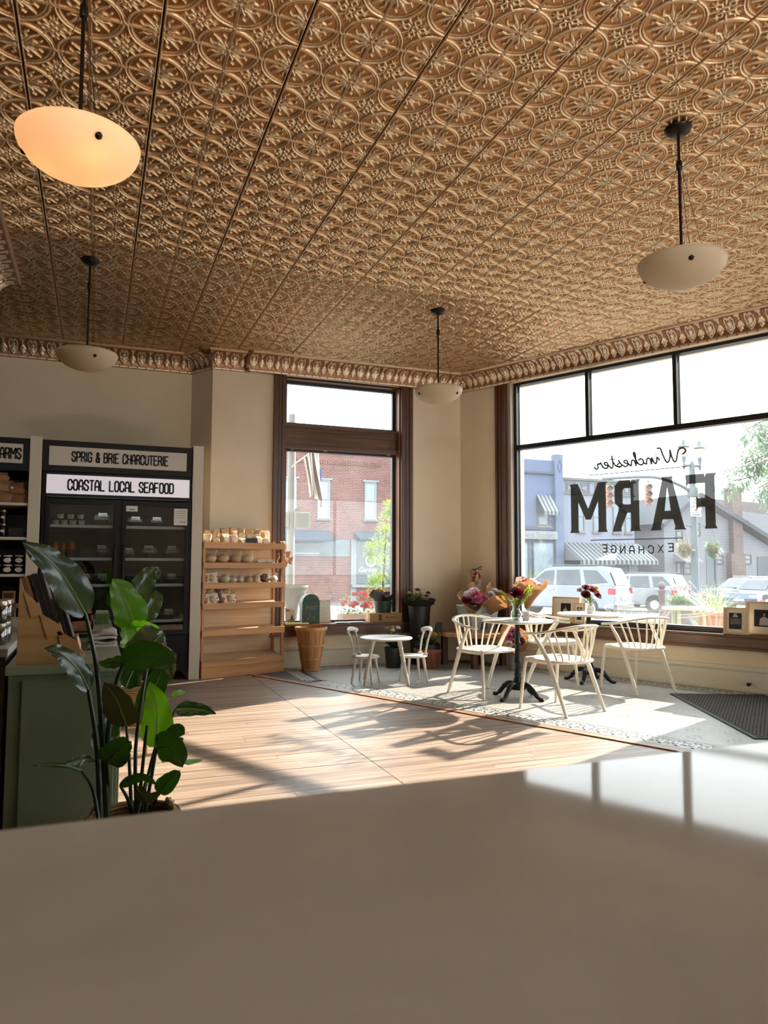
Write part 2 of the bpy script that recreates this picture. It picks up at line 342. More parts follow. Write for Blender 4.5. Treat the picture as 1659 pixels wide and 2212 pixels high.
def relief_mesh(name, X, Y, Z, rel, mt):
    ny, nx = X.shape; me = bpy.data.meshes.new(name); co = np.stack([X, Y, Z], -1).reshape(-1, 3).astype(np.float32)
    i = np.arange(ny*nx).reshape(ny, nx); q = np.stack([i[:-1, :-1], i[1:, :-1], i[1:, 1:], i[:-1, 1:]], -1).reshape(-1, 4)
    me.vertices.add(len(co)); me.vertices.foreach_set('co', co.ravel()); me.loops.add(q.size); me.loops.foreach_set('vertex_index', q.ravel().astype(np.int32))
    me.polygons.add(len(q)); me.polygons.foreach_set('loop_start', np.arange(0, q.size, 4, dtype=np.int32)); me.polygons.foreach_set('loop_total', np.full(len(q), 4, np.int32))
    me.polygons.foreach_set('use_smooth', np.ones(len(q), bool)); me.update(); me.validate()
    at = me.attributes.new('relief', 'FLOAT', 'POINT'); at.data.foreach_set('value', rel.ravel().astype(np.float32)); me.materials.append(mt); return me
tin = tinmat('antiqued tin ceiling', (176, 128, 80), (232, 208, 174), .05, .75, .8, .34)
CELL = .325
def panel_mesh(name, res):
    n = 2*res+1; g = np.linspace(-1, 1, n); U, V = np.meshgrid(g, g); H = tin_height(U, V, True)
    return relief_mesh(name, U*CELL*.9915, V*CELL*.9965, -.014*H, np.clip(H, 0, 1), tin)
pfine, pcoarse = panel_mesh('tin_panel', 96), panel_mesh('tin_panel_far', 40)
for j in range(-4, 11):
    for i in range(-3, 10):
        x, y = .225+.325+.65*i, 2.912-.325+.65*j
        if y > 8.9 and x > 1.5: continue
        nn = [NB.x*(x+a*.325)+NB.y*(y+b*.325) for a in (-1, 1) for b in (-1, 1)]
        if min(nn) > 7.82: continue
        me = pfine if y < 6.3 else pcoarse; clip = max(nn) > 7.88
        if clip:
            bm = bmesh.new(); bm.from_mesh(pcoarse if y > 3.5 else pfine)
            bmesh.ops.bisect_plane(bm, geom=bm.verts[:]+bm.edges[:]+bm.faces[:], plane_co=Vector((NB.x*7.86-x, NB.y*7.86-y, 0)), plane_no=NB, clear_outer=True)
            me = bpy.data.meshes.new('tin_panel_cut'); bm.to_mesh(me); bm.free(); me.materials.clear(); me.materials.append(tin)
            me.polygons.foreach_set('use_smooth', [True]*len(me.polygons))
        link('tin_panel', me, ceil, (x, y, CEIL))
# cornice ------------------------------------------------------------
tinc = tinmat('antiqued tin cornice', (150, 106, 72), (240, 222, 200), .03, .6, .65, .28)
PROF = [(0, -.215), (.03, -.215), (.036, -.205), (.036, -.192), (.022, -.182)]
for k in range(25):
    a = k/24*math.pi/2; PROF.append((.028+.165*(1-math.cos(a)), -.176+.145*math.sin(a)))
PROF += [(.205, -.03), (.222, -.026), (.222, -.006), (.228, 0)]
NCOVE = (5, 29)
def cornice_rel(u, v):
    p = u-np.floor(u); a = np.abs(p-.25); h = np.zeros_like(u)
    for q, l in ((0, .60), (.075, .53), (.14, .38)): h = np.maximum(h, seg(a, v, (q*.25, .16), (q, l), .03, .042))
    h = np.maximum(h, .9*seg(a, v, (.0, .02), (.185, .26), .032)); h = np.maximum(h, .9*seg(a, v, (.185, .26), (.215, .64), .034)); h = np.maximum(h, .9*seg(a, v, (.215, .64), (.12, .88), .034, .03)); h = np.maximum(h, .9*seg(a, v, (.12, .88), (.03, .76), .032)); h = np.maximum(h, .8*seg(a, v, (.03, .76), (.07, .66), .03, .045))
    b = np.abs(((p-.75)+.5) % 1-.5)
    for q, l in ((0, .06), (.07, .13), (.135, .27)): h = np.maximum(h, seg(b, v, (q*.25, .50), (q, l), .028, .04))
    h = np.maximum(h, cap(np.hypot(b, (v-.63)*.7), .06)); h = np.maximum(h, .8*seg(b, v, (.03, .72), (.10, .95), .022, .045)); h = np.maximum(h, .8*seg(b, v, (0, .72), (0, .97), .022, .035))
    return h
def cornice(name, L, m0, m1, loc, rz, per=.2, res=30):
    n = max(2, int(L/per*res)); uu = np.linspace(0, 1, n); P = np.array(PROF); nv = len(P)
    X = np.zeros((nv, n)); Y = np.zeros((nv, n)); Z = np.zeros((nv, n)); Q = np.zeros((nv, n))
    for k in range(nv):
        off, z = P[k]; t = P[min(k+1, nv-1)]-P[max(k-1, 0)]; t = t/(np.hypot(*t) or 1); nx, nz = t[1], -t[0]
        s = m0*off+uu*(L-m1*off-m0*off)
        if NCOVE[0] <= k <= NCOVE[1]: h = cornice_rel(s/per, np.full(n, (k-NCOVE[0])/(NCOVE[1]-NCOVE[0])))
        elif k in (2, 3): h = .6*((s/per*2) % 1 > .12)
        else: h = np.full(n, .25)
        am = .016 if NCOVE[0] <= k <= NCOVE[1] else .0
        X[k] = s; Y[k] = -(off+nx*am*h); Z[k] = CEIL+z+nz*am*h; Q[k] = h
    return struct(link(name, relief_mesh(name, X, Y, Z, Q, tinc), None, loc, rz))
ta = .652
cornice('trim_1', 4.26+.2, 0, -.62, (-3.4, 9.3, 0), 0)
cornice('trim_2', math.hypot(.207, .35), .3, .0, (1.063, 9.3, 0), math.atan2(-.35, .207))
cornice('trim_3', .50, -.3, 0, (1.27, 8.95, 0), 0)
cornice('trim_4', 4.657-1.69+.032, 0, ta, (1.69, 8.88, 0), 0)
cornice('trim_5', 9.0, ta, 0, tuple(WB(-.03, -.03, 0)), RZB)
capm = MB().prism([(o, z) for o, z in PROF]+[(0, 0)], 0, .05, lambda o, z, t: (1.66+t, 8.885-o*1.04, CEIL+z*1.03))
struct(capm.build('trim_6', mat('cornice end metal', (120, 78, 46), .4, .5)))
# bulkhead over the shelves at the far side
struct(MB().box(-3.4, -.93, 1.5, 7.33, 3.2, CEIL).build('wall_bulkhead', trimm))
cornice('trim_7', 5.83, 0, 0, (-.93, 7.33, 0), R(-90))
bpy.data.objects['trim_7'].scale = (1, -1, 1)
# window to the side street -------------------------------------------
paneA = glass('side window glass', (250, 253, 252), .016, .45)
paneB = glass('street window glass', (250, 253, 252), .012, 1.0)
w1 = struct(bpy.data.objects.new('window_1', None)); COL.objects.link(w1); w1.location = (0, 8.95, 0)
for x0, x1 in ((2.028, 2.178), (3.755, 3.932)):
    m = MB(); m.box(x0, x1, -.025, .01, .4, 3.66); w = x1-x0
    m.box(x0, x0+w*.18, -.045, -.02, .4, 3.66).box(x1-w*.3, x1-w*.08, -.04, -.02, .4, 3.66).box(x0+w*.42, x0+w*.5, -.032, -.02, .4, 3.66)
    m.build('casing', walnut, w1, bev=.004)
m = MB(); m.box(2.15, 2.19, 0, .2, .45, 3.64).build('jamb', walnut, w1); MB().box(3.735, 3.79, 0, .2, .45, 3.64).build('jamb', wood('lighter stained jamb', (112, 70, 42), (150, 100, 64), 'z', .8, .34, per=False), w1)
MB().box(2.15, 3.79, 0, .2, 3.625, 3.65).build('head', walnut, w1)
m = MB(); m.box(2.19, 3.735, .08, .2, 2.76, 3.05).box(2.19, 3.735, .05, .1, 3.02, 3.06).box(2.19, 3.735, .05, .1, 2.745, 2.80).box(2.19, 3.735, .065, .1, 2.94, 2.965)
m.build('transom_rail', walnutx, w1, bev=.004)
for z0, z1, nm in ((.53, 2.75, 'sash'), (3.06, 3.625, 'transom_sash')):
    m = MB(); m.box(2.19, 2.232, .13, .19, z0, z1).box(3.692, 3.735, .13, .19, z0, z1).box(2.232, 3.692, .13, .19, z0, z0+.03).box(2.232, 3.692, .13, .19, z1-.03, z1); m.build(nm, blackm, w1)
    MB().box(2.232, 3.692, .155, .162, z0+.03, z1-.03).build('pane', paneA, w1)
for x in (2.27, 2.72, 3.6): MB().tube([(x-.02, .04, 2.735), (x, .02, 2.725), (x+.025, .04, 2.735)], .006, 6).build('catch', mat('brass catch', (190, 170, 130), .3, .8), w1)
MB().box(1.98, 3.97, -.085, .2, .505, .53).build('sill', walnutx, w1, bev=.006)
m = MB(); m.box(2.02, 3.94, -.06, .0, .385, .505).box(2.0, 3.95, -.07, 0, .385, .41); m.build('apron', walnutx, w1, bev=.004)
# street window ---------------------------------------------------------
w2 = struct(bpy.data.objects.new('window_2', None)); COL.objects.link(w2); w2.location = (CX, CY, 0); w2.rotation_euler = (0, 0, RZB)
m = MB(); m.box(.608, .778, -.025, .01, .42, 3.66).box(.608, .64, -.045, -.02, .42, 3.66).box(.72, .765, -.04, -.02, .42, 3.66).box(.675, .69, -.032, -.02, .42, 3.66); m.build('casing', walnut, w2, bev=.004)
m = MB(); m.box(4.0, 4.17, -.025, .01, .42, 3.66).box(4.13, 4.17, -.045, -.02, .42, 3.66).box(4.02, 4.06, -.04, -.02, .42, 3.66); m.build('casing', walnut, w2, bev=.004)
MB().box(.778, .83, 0, .2, .55, 3.66).build('jamb', jambm, w2); MB().box(3.96, 4.02, 0, .2, .55, 3.66).build('jamb', jambm, w2)
m = MB()
for s0, s1 in ((.83, .875), (3.935, 3.97)): m.box(s0, s1, .07, .18, .57, 3.66)
m.box(.875, 3.935, .07, .18, .57, .625).box(.875, 3.935, .07, .18, 3.625, 3.665).box(.875, 3.935, .07, .18, 2.775, 2.835)
m.build('frame', blackm, w2, bev=.003)
for s in (1.887, 2.961): MB().box(s-.023, s+.023, .07, .18, 2.835, 3.625).build('mullion', blackm, w2, bev=.003)
alu = mat('aluminium glazing bead', (170, 176, 178), .3, .6)
m = MB()
for s in (.88, 1.915, 2.989): m.box(s, s+.012, .125, .175, 2.84, 3.62)
m.box(.88, .892, .125, .175, .63, 2.77); m.build('glazing_bead', alu, w2)
MB().box(.875, 3.935, .12, .126, .625, 2.775).build('pane', paneB, w2)
for s0, s1 in ((.875, 1.864), (1.91, 2.938), (2.984, 3.935)): MB().box(s0, s1, .12, .126, 2.835, 3.625).build('pane', paneB, w2)
MB().box(.56, 4.22, -.07, .2, .545, .57).build('sill', walnutx, w2, bev=.006)
m = MB(); m.box(.6, 4.18, -.04, .03, .415, .545).box(.58, 4.2, -.055, .03, .415, .445); m.build('apron', walnutx, w2, bev=.004)
# two unseen windows added along the street wall to let in more daylight
w3 = struct(bpy.data.objects.new('added_window_1', None)); COL.objects.link(w3); w3.location = (CX, CY, 0); w3.rotation_euler = (0, 0, RZB)
for s0, s1 in ((5.2, 9.0), (9.4, 13.2)):
    m = MB(); m.box(s0, s0+.07, .07, .18, 0, 3.6).box(s1-.07, s1, .07, .18, 0, 3.6).box(s0, s1, .07, .18, 2.77, 2.84).box(s0, s1, .07, .18, 3.53, 3.6).box(s0, s1, .07, .18, 0, .35).box((s0+s1)/2-.03, (s0+s1)/2+.03, .07, .18, .35, 3.53); m.build('frame', blackm, w3)
    MB().box(s0+.07, s1-.07, .12, .126, .35, 2.77).build('pane', paneB, w3); MB().box(s0+.07, s1-.07, .12, .126, 2.84, 3.53).build('pane', paneB, w3)
w4 = struct(bpy.data.objects.new('added_window_2', None)); COL.objects.link(w4); w4.location = (0, -4.15, 0)  # unseen rear window added to throw daylight onto the countertop
m = MB()
for x in (4.8, 7.07, 9.33): m.box(x, x+.07, -.05, .05, .9, 3.4)
m.box(4.8, 9.4, -.05, .05, .9, .97).box(4.8, 9.4, -.05, .05, 3.33, 3.4).build('frame', blackm, w4)
for x0, x1 in ((4.87, 7.07), (7.14, 9.33)): MB().box(x0, x1, -.003, .003, .97, 3.33).build('pane', paneB, w4)
# skirting --------------------------------------------------------------
def skirting(name, segs, loc, rz):
    m = MB()
    for x0, x1 in segs: m.box(x0, x1, -.018, .03, 0, .2).box(x0, x1, -.03, .02, 0, .045).box(x0, x1, -.036, .02, .212, .238).box(x0, x1, -.026, .02, .2, .252)
    return struct(m.build(name, trimm, None, loc, rz, bev=.004))
skirting('baseboard_back', [(1.27, 4.64)], (0, 8.95, 0), 0)
skirting('baseboard_street', [(.015, 5.19)], (CX, CY, 0), RZB)
m = MB().tube([(3.68, -.02, .085), (3.68, -.07, .085)], .012, 10).ball((3.68, -.075, .085), .02, 10, 6)
tag(m.build('door_stop', mat('black rubber', (18, 18, 18), .5), None, (CX, CY, 0), RZB, smooth=True), 'small black doorstop screwed to the cream skirting above the mat', 'door stop')
# ------------------------------------------------------------------ floor
boardm = wood('worn floorboards', (126, 107, 93), (178, 154, 136), 'x', .75, .42)
floor = struct(MB().prism(polyC, -.2, -.012, lambda x, y, t: (x, y, t)).build('floor', wood('floor underside boards', (118, 100, 84), (160, 140, 118), 'x', .75, .5, per=False)))
def TH(y, n): return (n-NB.y*y)/NB.x
BW = .0895
y = 2.2
while y < 8.5:
    y1 = y+BW-.003; xs = [-1.3]
    while xs[-1] < 1.0: xs.append(xs[-1]+random.uniform(.9, 1.9))
    if xs[-1] > 1.3: xs[-1] = 1.70
    else: xs.append(1.70)
    for a, b in zip(xs[:-1], xs[1:]):
        if b < .15: continue
        MB().box(-(b-a)/2+.0012, (b-a)/2-.0012, 0, y1-y, -.012, 0).build('floorboard', boardm, floor, ((a+b)/2, y, random.uniform(-.0008, .0008)))
    e0, e1 = TH(y, 5.05), TH(y1, 5.05)
    if e0 > 1.75:
        cut = [1.703, e0]
        if e0 > 3.4: cut = [1.703, random.uniform(2.3, 2.9), e0]
        for k in range(len(cut)-1):
            a, b = cut[k]+.0012, cut[k+1]-.0012; last = k == len(cut)-2
            MB().prism([(a-1.7, 0), ((e0 if last else b)-1.7, 0), ((e1 if last else b)-1.7, y1-y), (a-1.7, y1-y)], -.012, 0, lambda x, q, t: (x, q, t)).build('floorboard', boardm, floor, (1.7, y, random.uniform(-.0008, .0008)))
    y += BW
MB().prism([(5.05, 0), (5.13, 0), (5.13, 9.3), (5.05, 9.3)], -.012, .009, lambda n, l, t: tuple(Vector((TH(8.6, n), 8.6, t))+DB*l)).build('threshold', wood('threshold oak', (150, 100, 70), (192, 140, 106), 'y', .7, .45, per=False), floor, bev=.004)
mos = bricks('small white mosaic tiles', (186, 183, 176), (166, 165, 160), (112, 110, 108), .026, .0225, .0022, .38, .5, (0, 1))
dtile = mat('slate blue border mosaic', (74, 78, 84), .45, var=.25, vs=70)
wtile = mat('white border mosaic', (214, 211, 202), .4, var=.08, vs=80)
poly = [(TH(8.95, 5.13), 8.95), (4.657, 8.95), (TH(.5, 7.95), .5), (TH(.5, 5.13), .5)]
MB().prism(poly, -.012, 0, lambda x, y, t: (x, y, t)).build('mosaic', mos, floor)
def strip(mb, pts, z0, z1):
    mb.prism(pts, z0, z1, lambda x, y, t: (x, y, t))
def NL(n, l):  # point on the line parallel to the street wall, l metres from Y 8.6
    v = Vector((TH(8.6, n), 8.6, 0))+DB*l; return (v.x, v.y)
m = MB()
strip(m, [(TH(8.66, 5.135), 8.66), (2.12, 8.66), (2.12, TH(0, 0)+7.80), NL(5.165, 1.0)], 0, .0008)
KX, KY = 2.12, 7.82
strip(m, [NL(5.15, .95), NL(5.44, .80), NL(5.44, 8), NL(5.15, 8)], 0, .001)
strip(m, [(2.11, 8.62), (2.36, 8.62), (2.36, 7.80), (2.11, 7.74)], 0, .001)
strip(m, [(2.11, 8.62), (4.55, 8.62), (4.50, 8.93), (1.9, 8.93)], 0, .0009)
strip(m, [NL(7.63, -.1), NL(7.92, -.3), NL(7.92, 8), NL(7.63, 8)], 0, .0009)
tag(m.build('border_ground', dtile, floor), kind='stuff')
m = MB()
def keyband(P0, d, w, L, unit=.118, t=.024):
    P0 = Vector((*P0, 0)); d = Vector((*d, 0)).normalized(); q = Vector((-d.y, d.x, 0))
    fn = lambda x, y, z: tuple(P0+d*x+q*y+Vector((0, 0, z)))
    for y in (-.035, w+.035): stroke(m, [(0, y), (L, y)], .016, fn, .0008, .0016)
    k = 0
    while k*unit < L-unit:
        x = k*unit; stroke(m, [(x, 0), (x, w), (x+unit*.72, w), (x+unit*.72, w*.28), (x+unit*.36, w*.28), (x+unit*.36, w*.68)], t, fn, .0008, .0016); stroke(m, [(x, 0), (x+unit, 0)], t, fn, .0008, .0016); k += 1
keyband(NL(5.225, 1.0), (DB.x, DB.y), .145, 6.4)
keyband((2.28, 8.6), (0, -1), -.11, .75)
keyband((2.15, 8.70), (1, 0), .16, 2.2)
keyband(NL(7.70, .5), (DB.x, DB.y), .15, 5.5)
tag(m.build('border_key', wtile, floor), kind='stuff')
# small dark accent tiles in the mosaic field
m = MB()
for a in range(3, 40):
    for b in range(-2, 7):
        p = Vector((2.55+.36*b+.18*(a % 2), 8.5-.2*a, 0)); n = NB.dot(p)
        if 5.55 < n < 7.5 and p.y < 8.5:
            for dx, dy in ((-.055, 0), (.055, 0), (-.03, .03), (.03, .03), (-.03, -.03), (.03, -.03)): m.box(p.x+dx-.009, p.x+dx+.009, p.y+dy-.009, p.y+dy+.009, 0, .0006)
tag(m.build('accent_tile', mat('brown accent tile', (150, 134, 116), .45), floor), kind='stuff')
# entrance mat
MD = Vector((.905, -.425, 0)); ME = Vector((-.43, -.903, 0)); mo = thing('entrance_mat', 'dark charcoal ribbed entrance mat lying on the mosaic floor', 'mat', (5.34, 5.812, 0), math.atan2(-.425, .905))
MB().box(0, .90, -1.90, 0, .0017, .009).build('edging', mat('black mat edging', (24, 23, 22), .7), mo)
m = MB()
for k in range(58):
    for q in range(0, 29): 
        o = .015 if k % 2 else 0
        m.box(.035+q*.0288+o*.9, .035+q*.0288+.022+o*.9, -1.865+k*.0315, -1.865+k*.0315+.024, .009, .0125)
tag(m.build('rib', mat('charcoal mat rib', (70, 66, 60), .9, var=.3, vs=40), mo), kind='stuff')
# ================================================================== PENDANT LAMPS
bronze = mat('dark bronze', (34, 26, 22), .38, .7)
def bowlmat(name, lit):
    m, t, N, L, P = nt(name); out = [n for n in N if n.type == 'OUTPUT_MATERIAL'][0]
    P.inputs['Base Color'].default_value = lin((238, 226, 204)); P.inputs['Roughness'].default_value = .45
    if lit: P.inputs['Emission Color'].default_value = lin((255, 200, 152)); P.inputs['Emission Strength'].default_value = lit
    tl = N.new('ShaderNodeBsdfTranslucent'); tl.inputs[0].default_value = lin((240, 224, 196))
    mx = N.new('ShaderNodeMixShader'); mx.inputs[0].default_value = .55; L.new(P.outputs[0], mx.inputs[1]); L.new(tl.outputs[0], mx.inputs[2]); L.new(mx.outputs[0], out.inputs[0]); return m
def lamp(loc, label, lit, ang, watt=0):
    t = thing('pendant_lamp', label, 'lamp', loc, ang, 'bowl pendant lamps on the tin ceiling')
    MB().lathe([(.0, 0), (.075, -.002), (.078, -.012), (.07, -.03), (.045, -.048), (.012, -.056)][::-1], 28).build('canopy', bronze, t, smooth=True)
    MB().tube([(0, 0, -.05), (0, 0, -.80)], .0085, 10).build('rod', bronze, t, smooth=True)
    MB().lathe([(.014, -.265), (.017, -.26), (.017, -.215), (.014, -.21)], 14).build('collar', bronze, t, smooth=True)
    if watt:  # fill light, only for the pendants added above the counter
        pl = bpy.data.lights.new('added_lamp_light', 'POINT'); pl.energy = watt; pl.color = (1, .94, .88); pl.shadow_soft_size = .06
        po = bpy.data.objects.new('added_lamp_light', pl); COL.objects.link(po); po.parent = t; po.location = (0, 0, -.80)
    Rb, zb = .247, -.825; pr = []
    for k in range(13):
        a = k/12; pr.append((max(.001, Rb*math.sin(a*math.pi/2*.98)), zb-.145*math.cos(a*math.pi/2)))
    inner = [(r*.975, z+.006) for r, z in pr[::-1]]
    MB().lathe(pr+inner, 48, caps=(False, False)).build('bowl', bowlmat('frosted bowl '+label[:14], lit), t, smooth=True, ang=60)
    MB().lathe([(.02, -.83), (.055, -.825), (.055, -.80), (.015, -.79)], 16).build('socket_plate', bronze, t, smooth=True)
    for k in range(3):
        a = R(90+120*k); x, y = math.cos(a), math.sin(a)
        MB().tube([(x*.012, y*.012, -.24), (x*.2, y*.2, -.852)], .0014, 5).build('cable', bronze, t)
        MB().ball((x*.212, y*.212, -.885), (.017, .017, .017), 10, 8).build('knob', bronze, t, smooth=True)
        if lit:
            MB().ball((x*.1, y*.1, -.86), (.026, .026, .04), 10, 8).build('bulb', mat('glowing bulb', (255, 220, 170), .5, emit=5, ecol=(255, 200, 140)), t, smooth=True)
        else:
            MB().ball((x*.1, y*.1, -.86), (.026, .026, .04), 10, 8).build('bulb', mat('unlit bulb', (240, 236, 226), .4), t, smooth=True)
lamp((-.115, 3.235, CEIL), 'pendant lamp with glowing amber bowl, the lit one close overhead', .2, R(-159))
lamp((3.14, 3.235, CEIL), 'unlit cream bowl pendant hanging nearest the lettered shop window', 0, R(149))
lamp((3.17, 6.57, CEIL), 'unlit cream bowl pendant hanging before the corner of the two walls', 0, R(-26))
lamp((-.115, 6.56, CEIL), 'unlit cream bowl pendant hanging in front of the fridge wall', 0, R(-163))
lamp((-.115, -.065, CEIL), 'glowing amber bowl pendant above the stone countertop, outside the view', .16, R(40), 110)  # unseen lamp added to brighten the countertop
lamp((3.14, -.065, CEIL), 'glowing amber bowl pendant over the entrance end of the countertop, outside the view', .16, R(20), 110)  # second unseen lamp, added for more light over the counter
# ================================================================== NEAR COUNTER
m, t, N, L, P = nt('polished pale quartz'); P.inputs['IOR'].default_value = 1.17; P.inputs['Roughness'].default_value = .12
tc = N.new('ShaderNodeTexCoord'); n = N.new('ShaderNodeTexNoise'); n.inputs['Scale'].default_value = 5; n.inputs['Detail'].default_value = 8; n.inputs['Distortion'].default_value = .8
L.new(tc.outputs['Object'], n.inputs['Vector']); r = N.new('ShaderNodeValToRGB'); r.color_ramp.elements[0].color = lin((228, 222, 210)); r.color_ramp.elements[1].color = lin((244, 239, 228)); r.color_ramp.elements[0].position = .35; r.color_ramp.elements[1].position = .7
L.new(n.outputs['Fac'], r.inputs['Fac']); L.new(r.outputs['Color'], P.inputs['Base Color'])
n2 = N.new('ShaderNodeTexNoise'); n2.inputs['Scale'].default_value = 14; L.new(tc.outputs['Object'], n2.inputs['Vector']); mr = N.new('ShaderNodeMapRange'); mr.inputs[3].default_value = .035; mr.inputs[4].default_value = .07
L.new(n2.outputs['Fac'], mr.inputs[0]); L.new(mr.outputs[0], P.inputs['Roughness'])
quartz = m
tag(MB().box(-1.6, 3.4, -.35, .608, 1.03, 1.07).build('countertop', quartz, None, bev=.006), 'pale polished stone countertop reaching across the front of the view', 'countertop')
t = thing('service_counter', 'painted base cabinet under the pale stone countertop', 'counter', (0, 0, 0))
MB().box(-1.55, 3.35, -.3, .56, .08, 1.03).build('body', mat('counter paint', (120, 122, 104), .5), t, bev=.003)
for k in range(5): MB().box(-1.5+k*.97, -1.5+k*.97+.93, .56, .572, .14, .98).build('panel', mat('counter paint', (120, 122, 104), .5), t, bev=.003)
MB().box(-1.5, 3.3, -.25, .5, 0, .08).build('plinth', blackm, t)
# ================================================================== SAGE CABINET and what stands on it
sage = mat('sage green paint', (112, 124, 100), .5, var=.05, vs=6, bump=.1, bs=150)
t = thing('sage_cabinet', 'long low sage green cabinet with cupboard panels beside the potted plants', 'cabinet', (0, 0, 0))
MB().box(-.305, .108, 3.26, 5.70, .06, .825).build('body', sage, t, bev=.003)
MB().box(-.315, .12, 3.235, 5.725, .825, .86).build('top', mat('sage green worktop', (146, 156, 132), .38), t, bev=.004)
MB().box(-.29, .09, 3.29, 5.67, 0, .06).build('plinth', blackm, t)
MB().box(-.255, .095, 3.248, 3.26, .08, .80).build('end_panel', sage, t, bev=.003)
for k in range(4): MB().box(.108, .118, 3.29+k*.6, 3.29+k*.6+.585, .08, .80).build('door', sage, t, bev=.003)
t = thing('marble_counter', 'counter with pale top carrying lidded jars behind the wooden magazine rack', 'counter', (0, 0, 0))
MB().box(-.98, -.345, 3.55, 5.6, .04, .865).build('body', mat('counter grey paint', (96, 92, 84), .55), t, bev=.003)
MB().box(-1.0, -.335, 3.53, 5.62, .865, .90).build('top', mat('white marble top', (214, 210, 202), .3, var=.1, vs=5), t, bev=.004)
steel = mat('brushed steel lid', (190, 186, 178), .25, .9)
for i, (x, y, z) in enumerate(((-.40, 3.72, .90), (-.395, 3.84, .90), (-.405, 3.96, .90), (-.40, 3.72, 1.0), (-.395, 3.84, 1.0))):
    row = 'upper' if z > .95 else 'lower'
    t = thing('storage_jar', f'glass storage jar with steel lid on pale counter, {ORD[i % 3]} in the {row} row', 'jar', (x, y, z), 0, 'jars on the pale counter')
    MB().lathe([(.038, 0), (.042, .006), (.042, .065), (.036, .074)], 20).build('body', glass('jar glass', (214, 208, 196), 0, 2.5), t, smooth=True)
    MB().lathe([(.039, .074), (.041, .078), (.041, .094), (.037, .098)], 20).build('lid', steel, t, smooth=True)
    MB().lathe([(.034, .004), (.036, .045)], 16).build('contents', mat('dark dried herbs', (70, 52, 36), .9, var=.5, vs=60), t)
# wooden magazine rack ------------------------------------------------
ply = wood('birch plywood', (176, 132, 82), (206, 164, 112), 'x', .5, .5, per=False)
t = thing('magazine_rack', 'tiered plywood magazine rack with three slanted pockets on the sage cabinet', 'magazine rack', (-.28, 3.28, .86))
side = [(0, 0), (.25, 0), (.236, .038), (.176, .034), (.165, .112), (.111, .102), (.08, .205), (.05, .19), (.004, .346), (0, .346)]
for y in (0, .20):
    MB().prism(side, y, y+.008, lambda a, b, c: (a, c, b)).build('side_panel', ply, t, bev=.0015)
sl_ = Vector((-.30, 0, 1)).normalized(); q = Vector((1, 0, .30)).normalized()
PK = ((.05, .19, .034, .155), (.111, .102, .055, .15), (.176, .034, .056, .13))
for k, (px, pz, dp_, hb) in enumerate(PK):
    def pk(a, b, c): return tuple(Vector((px, c, pz))+q*a+sl_*b)
    MB().prism([(-.005, 0), (0, 0), (0, hb), (-.005, hb)], .008, .2, pk).build('pocket_back', ply, t)
    MB().prism([(dp_, 0), (dp_+.005, 0), (dp_+.005, .05), (dp_, .05)], .008, .2, pk).build('pocket_front', ply, t)
    MB().prism([(0, 0), (dp_, 0), (dp_, .005), (0, .005)], .008, .2, pk).build('pocket_base', ply, t)
    for y in (-.006, .208): MB().prism([(-.004, -.003), (dp_+.005, -.003), (dp_+.005, .035), (.006, .10), (-.004, .10)], y, y+.006, pk).build('pocket_cheek', ply, t, bev=.001)
for k, (n, h, lab) in enumerate(((4, .165, 'brown paper booklet in the top pocket'), (8, .27, 'dark magazine in the middle pocket'), (8, .235, 'dark magazine in the low front pocket'))):
    px, pz, dp_, hb = PK[k]
    for j in range(n):
        base = Vector((-.28+px, 3.28, .86+pz))
        fn = lambda a, b, c: tuple(base+q*a+sl_*b+Vector((0, c, 0)))
        a0 = .003+j*.0058; hh = h*random.uniform(.97, 1.0); ya = .014+random.uniform(0, .006)
        o = MB().prism([(a0, .006), (a0+.0046, .006), (a0+.0046, hh), (a0, hh)], ya, ya+.17, fn).build('magazine' if k else 'booklet', mat(f'magazine cover {k}{j%3}', ((150, 104, 72), (128, 90, 66), (164, 120, 90))[j % 3] if not k else ((40, 33, 34), (62, 54, 54), (30, 25, 27))[j % 3], .35), None)
        tag(o, f'{lab}, {ORD[j]} from the back of its stack', 'magazine', 'magazines in the plywood rack')
# letter trays, towels
tray = wood('reddish tray wood', (116, 70, 44), (158, 104, 70), 'x', .7, .45, per=False)
t = thing('letter_tray', 'two-tier reddish wooden letter tray on the sage cabinet', 'tray', (-.30, 4.35, .86))
for k in range(2):
    z = .03+k*.095
    MB().box(0, .30, 0, .34, z, z+.008).build('shelf', tray, t)
    m = MB(); m.box(0, .008, 0, .34, z, z+.062).box(.292, .30, 0, .34, z, z+.062).box(0, .30, .332, .34, z, z+.062); m.build('tray_wall', tray, t)
    MB().prism([(0, 0), (.30, 0), (.30, .062), (.20, .062), (.18, .03), (.12, .03), (.10, .062), (0, .062)], 0, .008, lambda a, b, c: (a, c, z+b)).build('tray_front', tray, t)
for x in (.004, .288): MB().box(x, x+.012, .02, .32, 0, .2).build('upright', tray, t)
towelm = mat('grey striped cotton', (176, 166, 162), .9, var=.18, vs=30, bump=.3, bs=200)
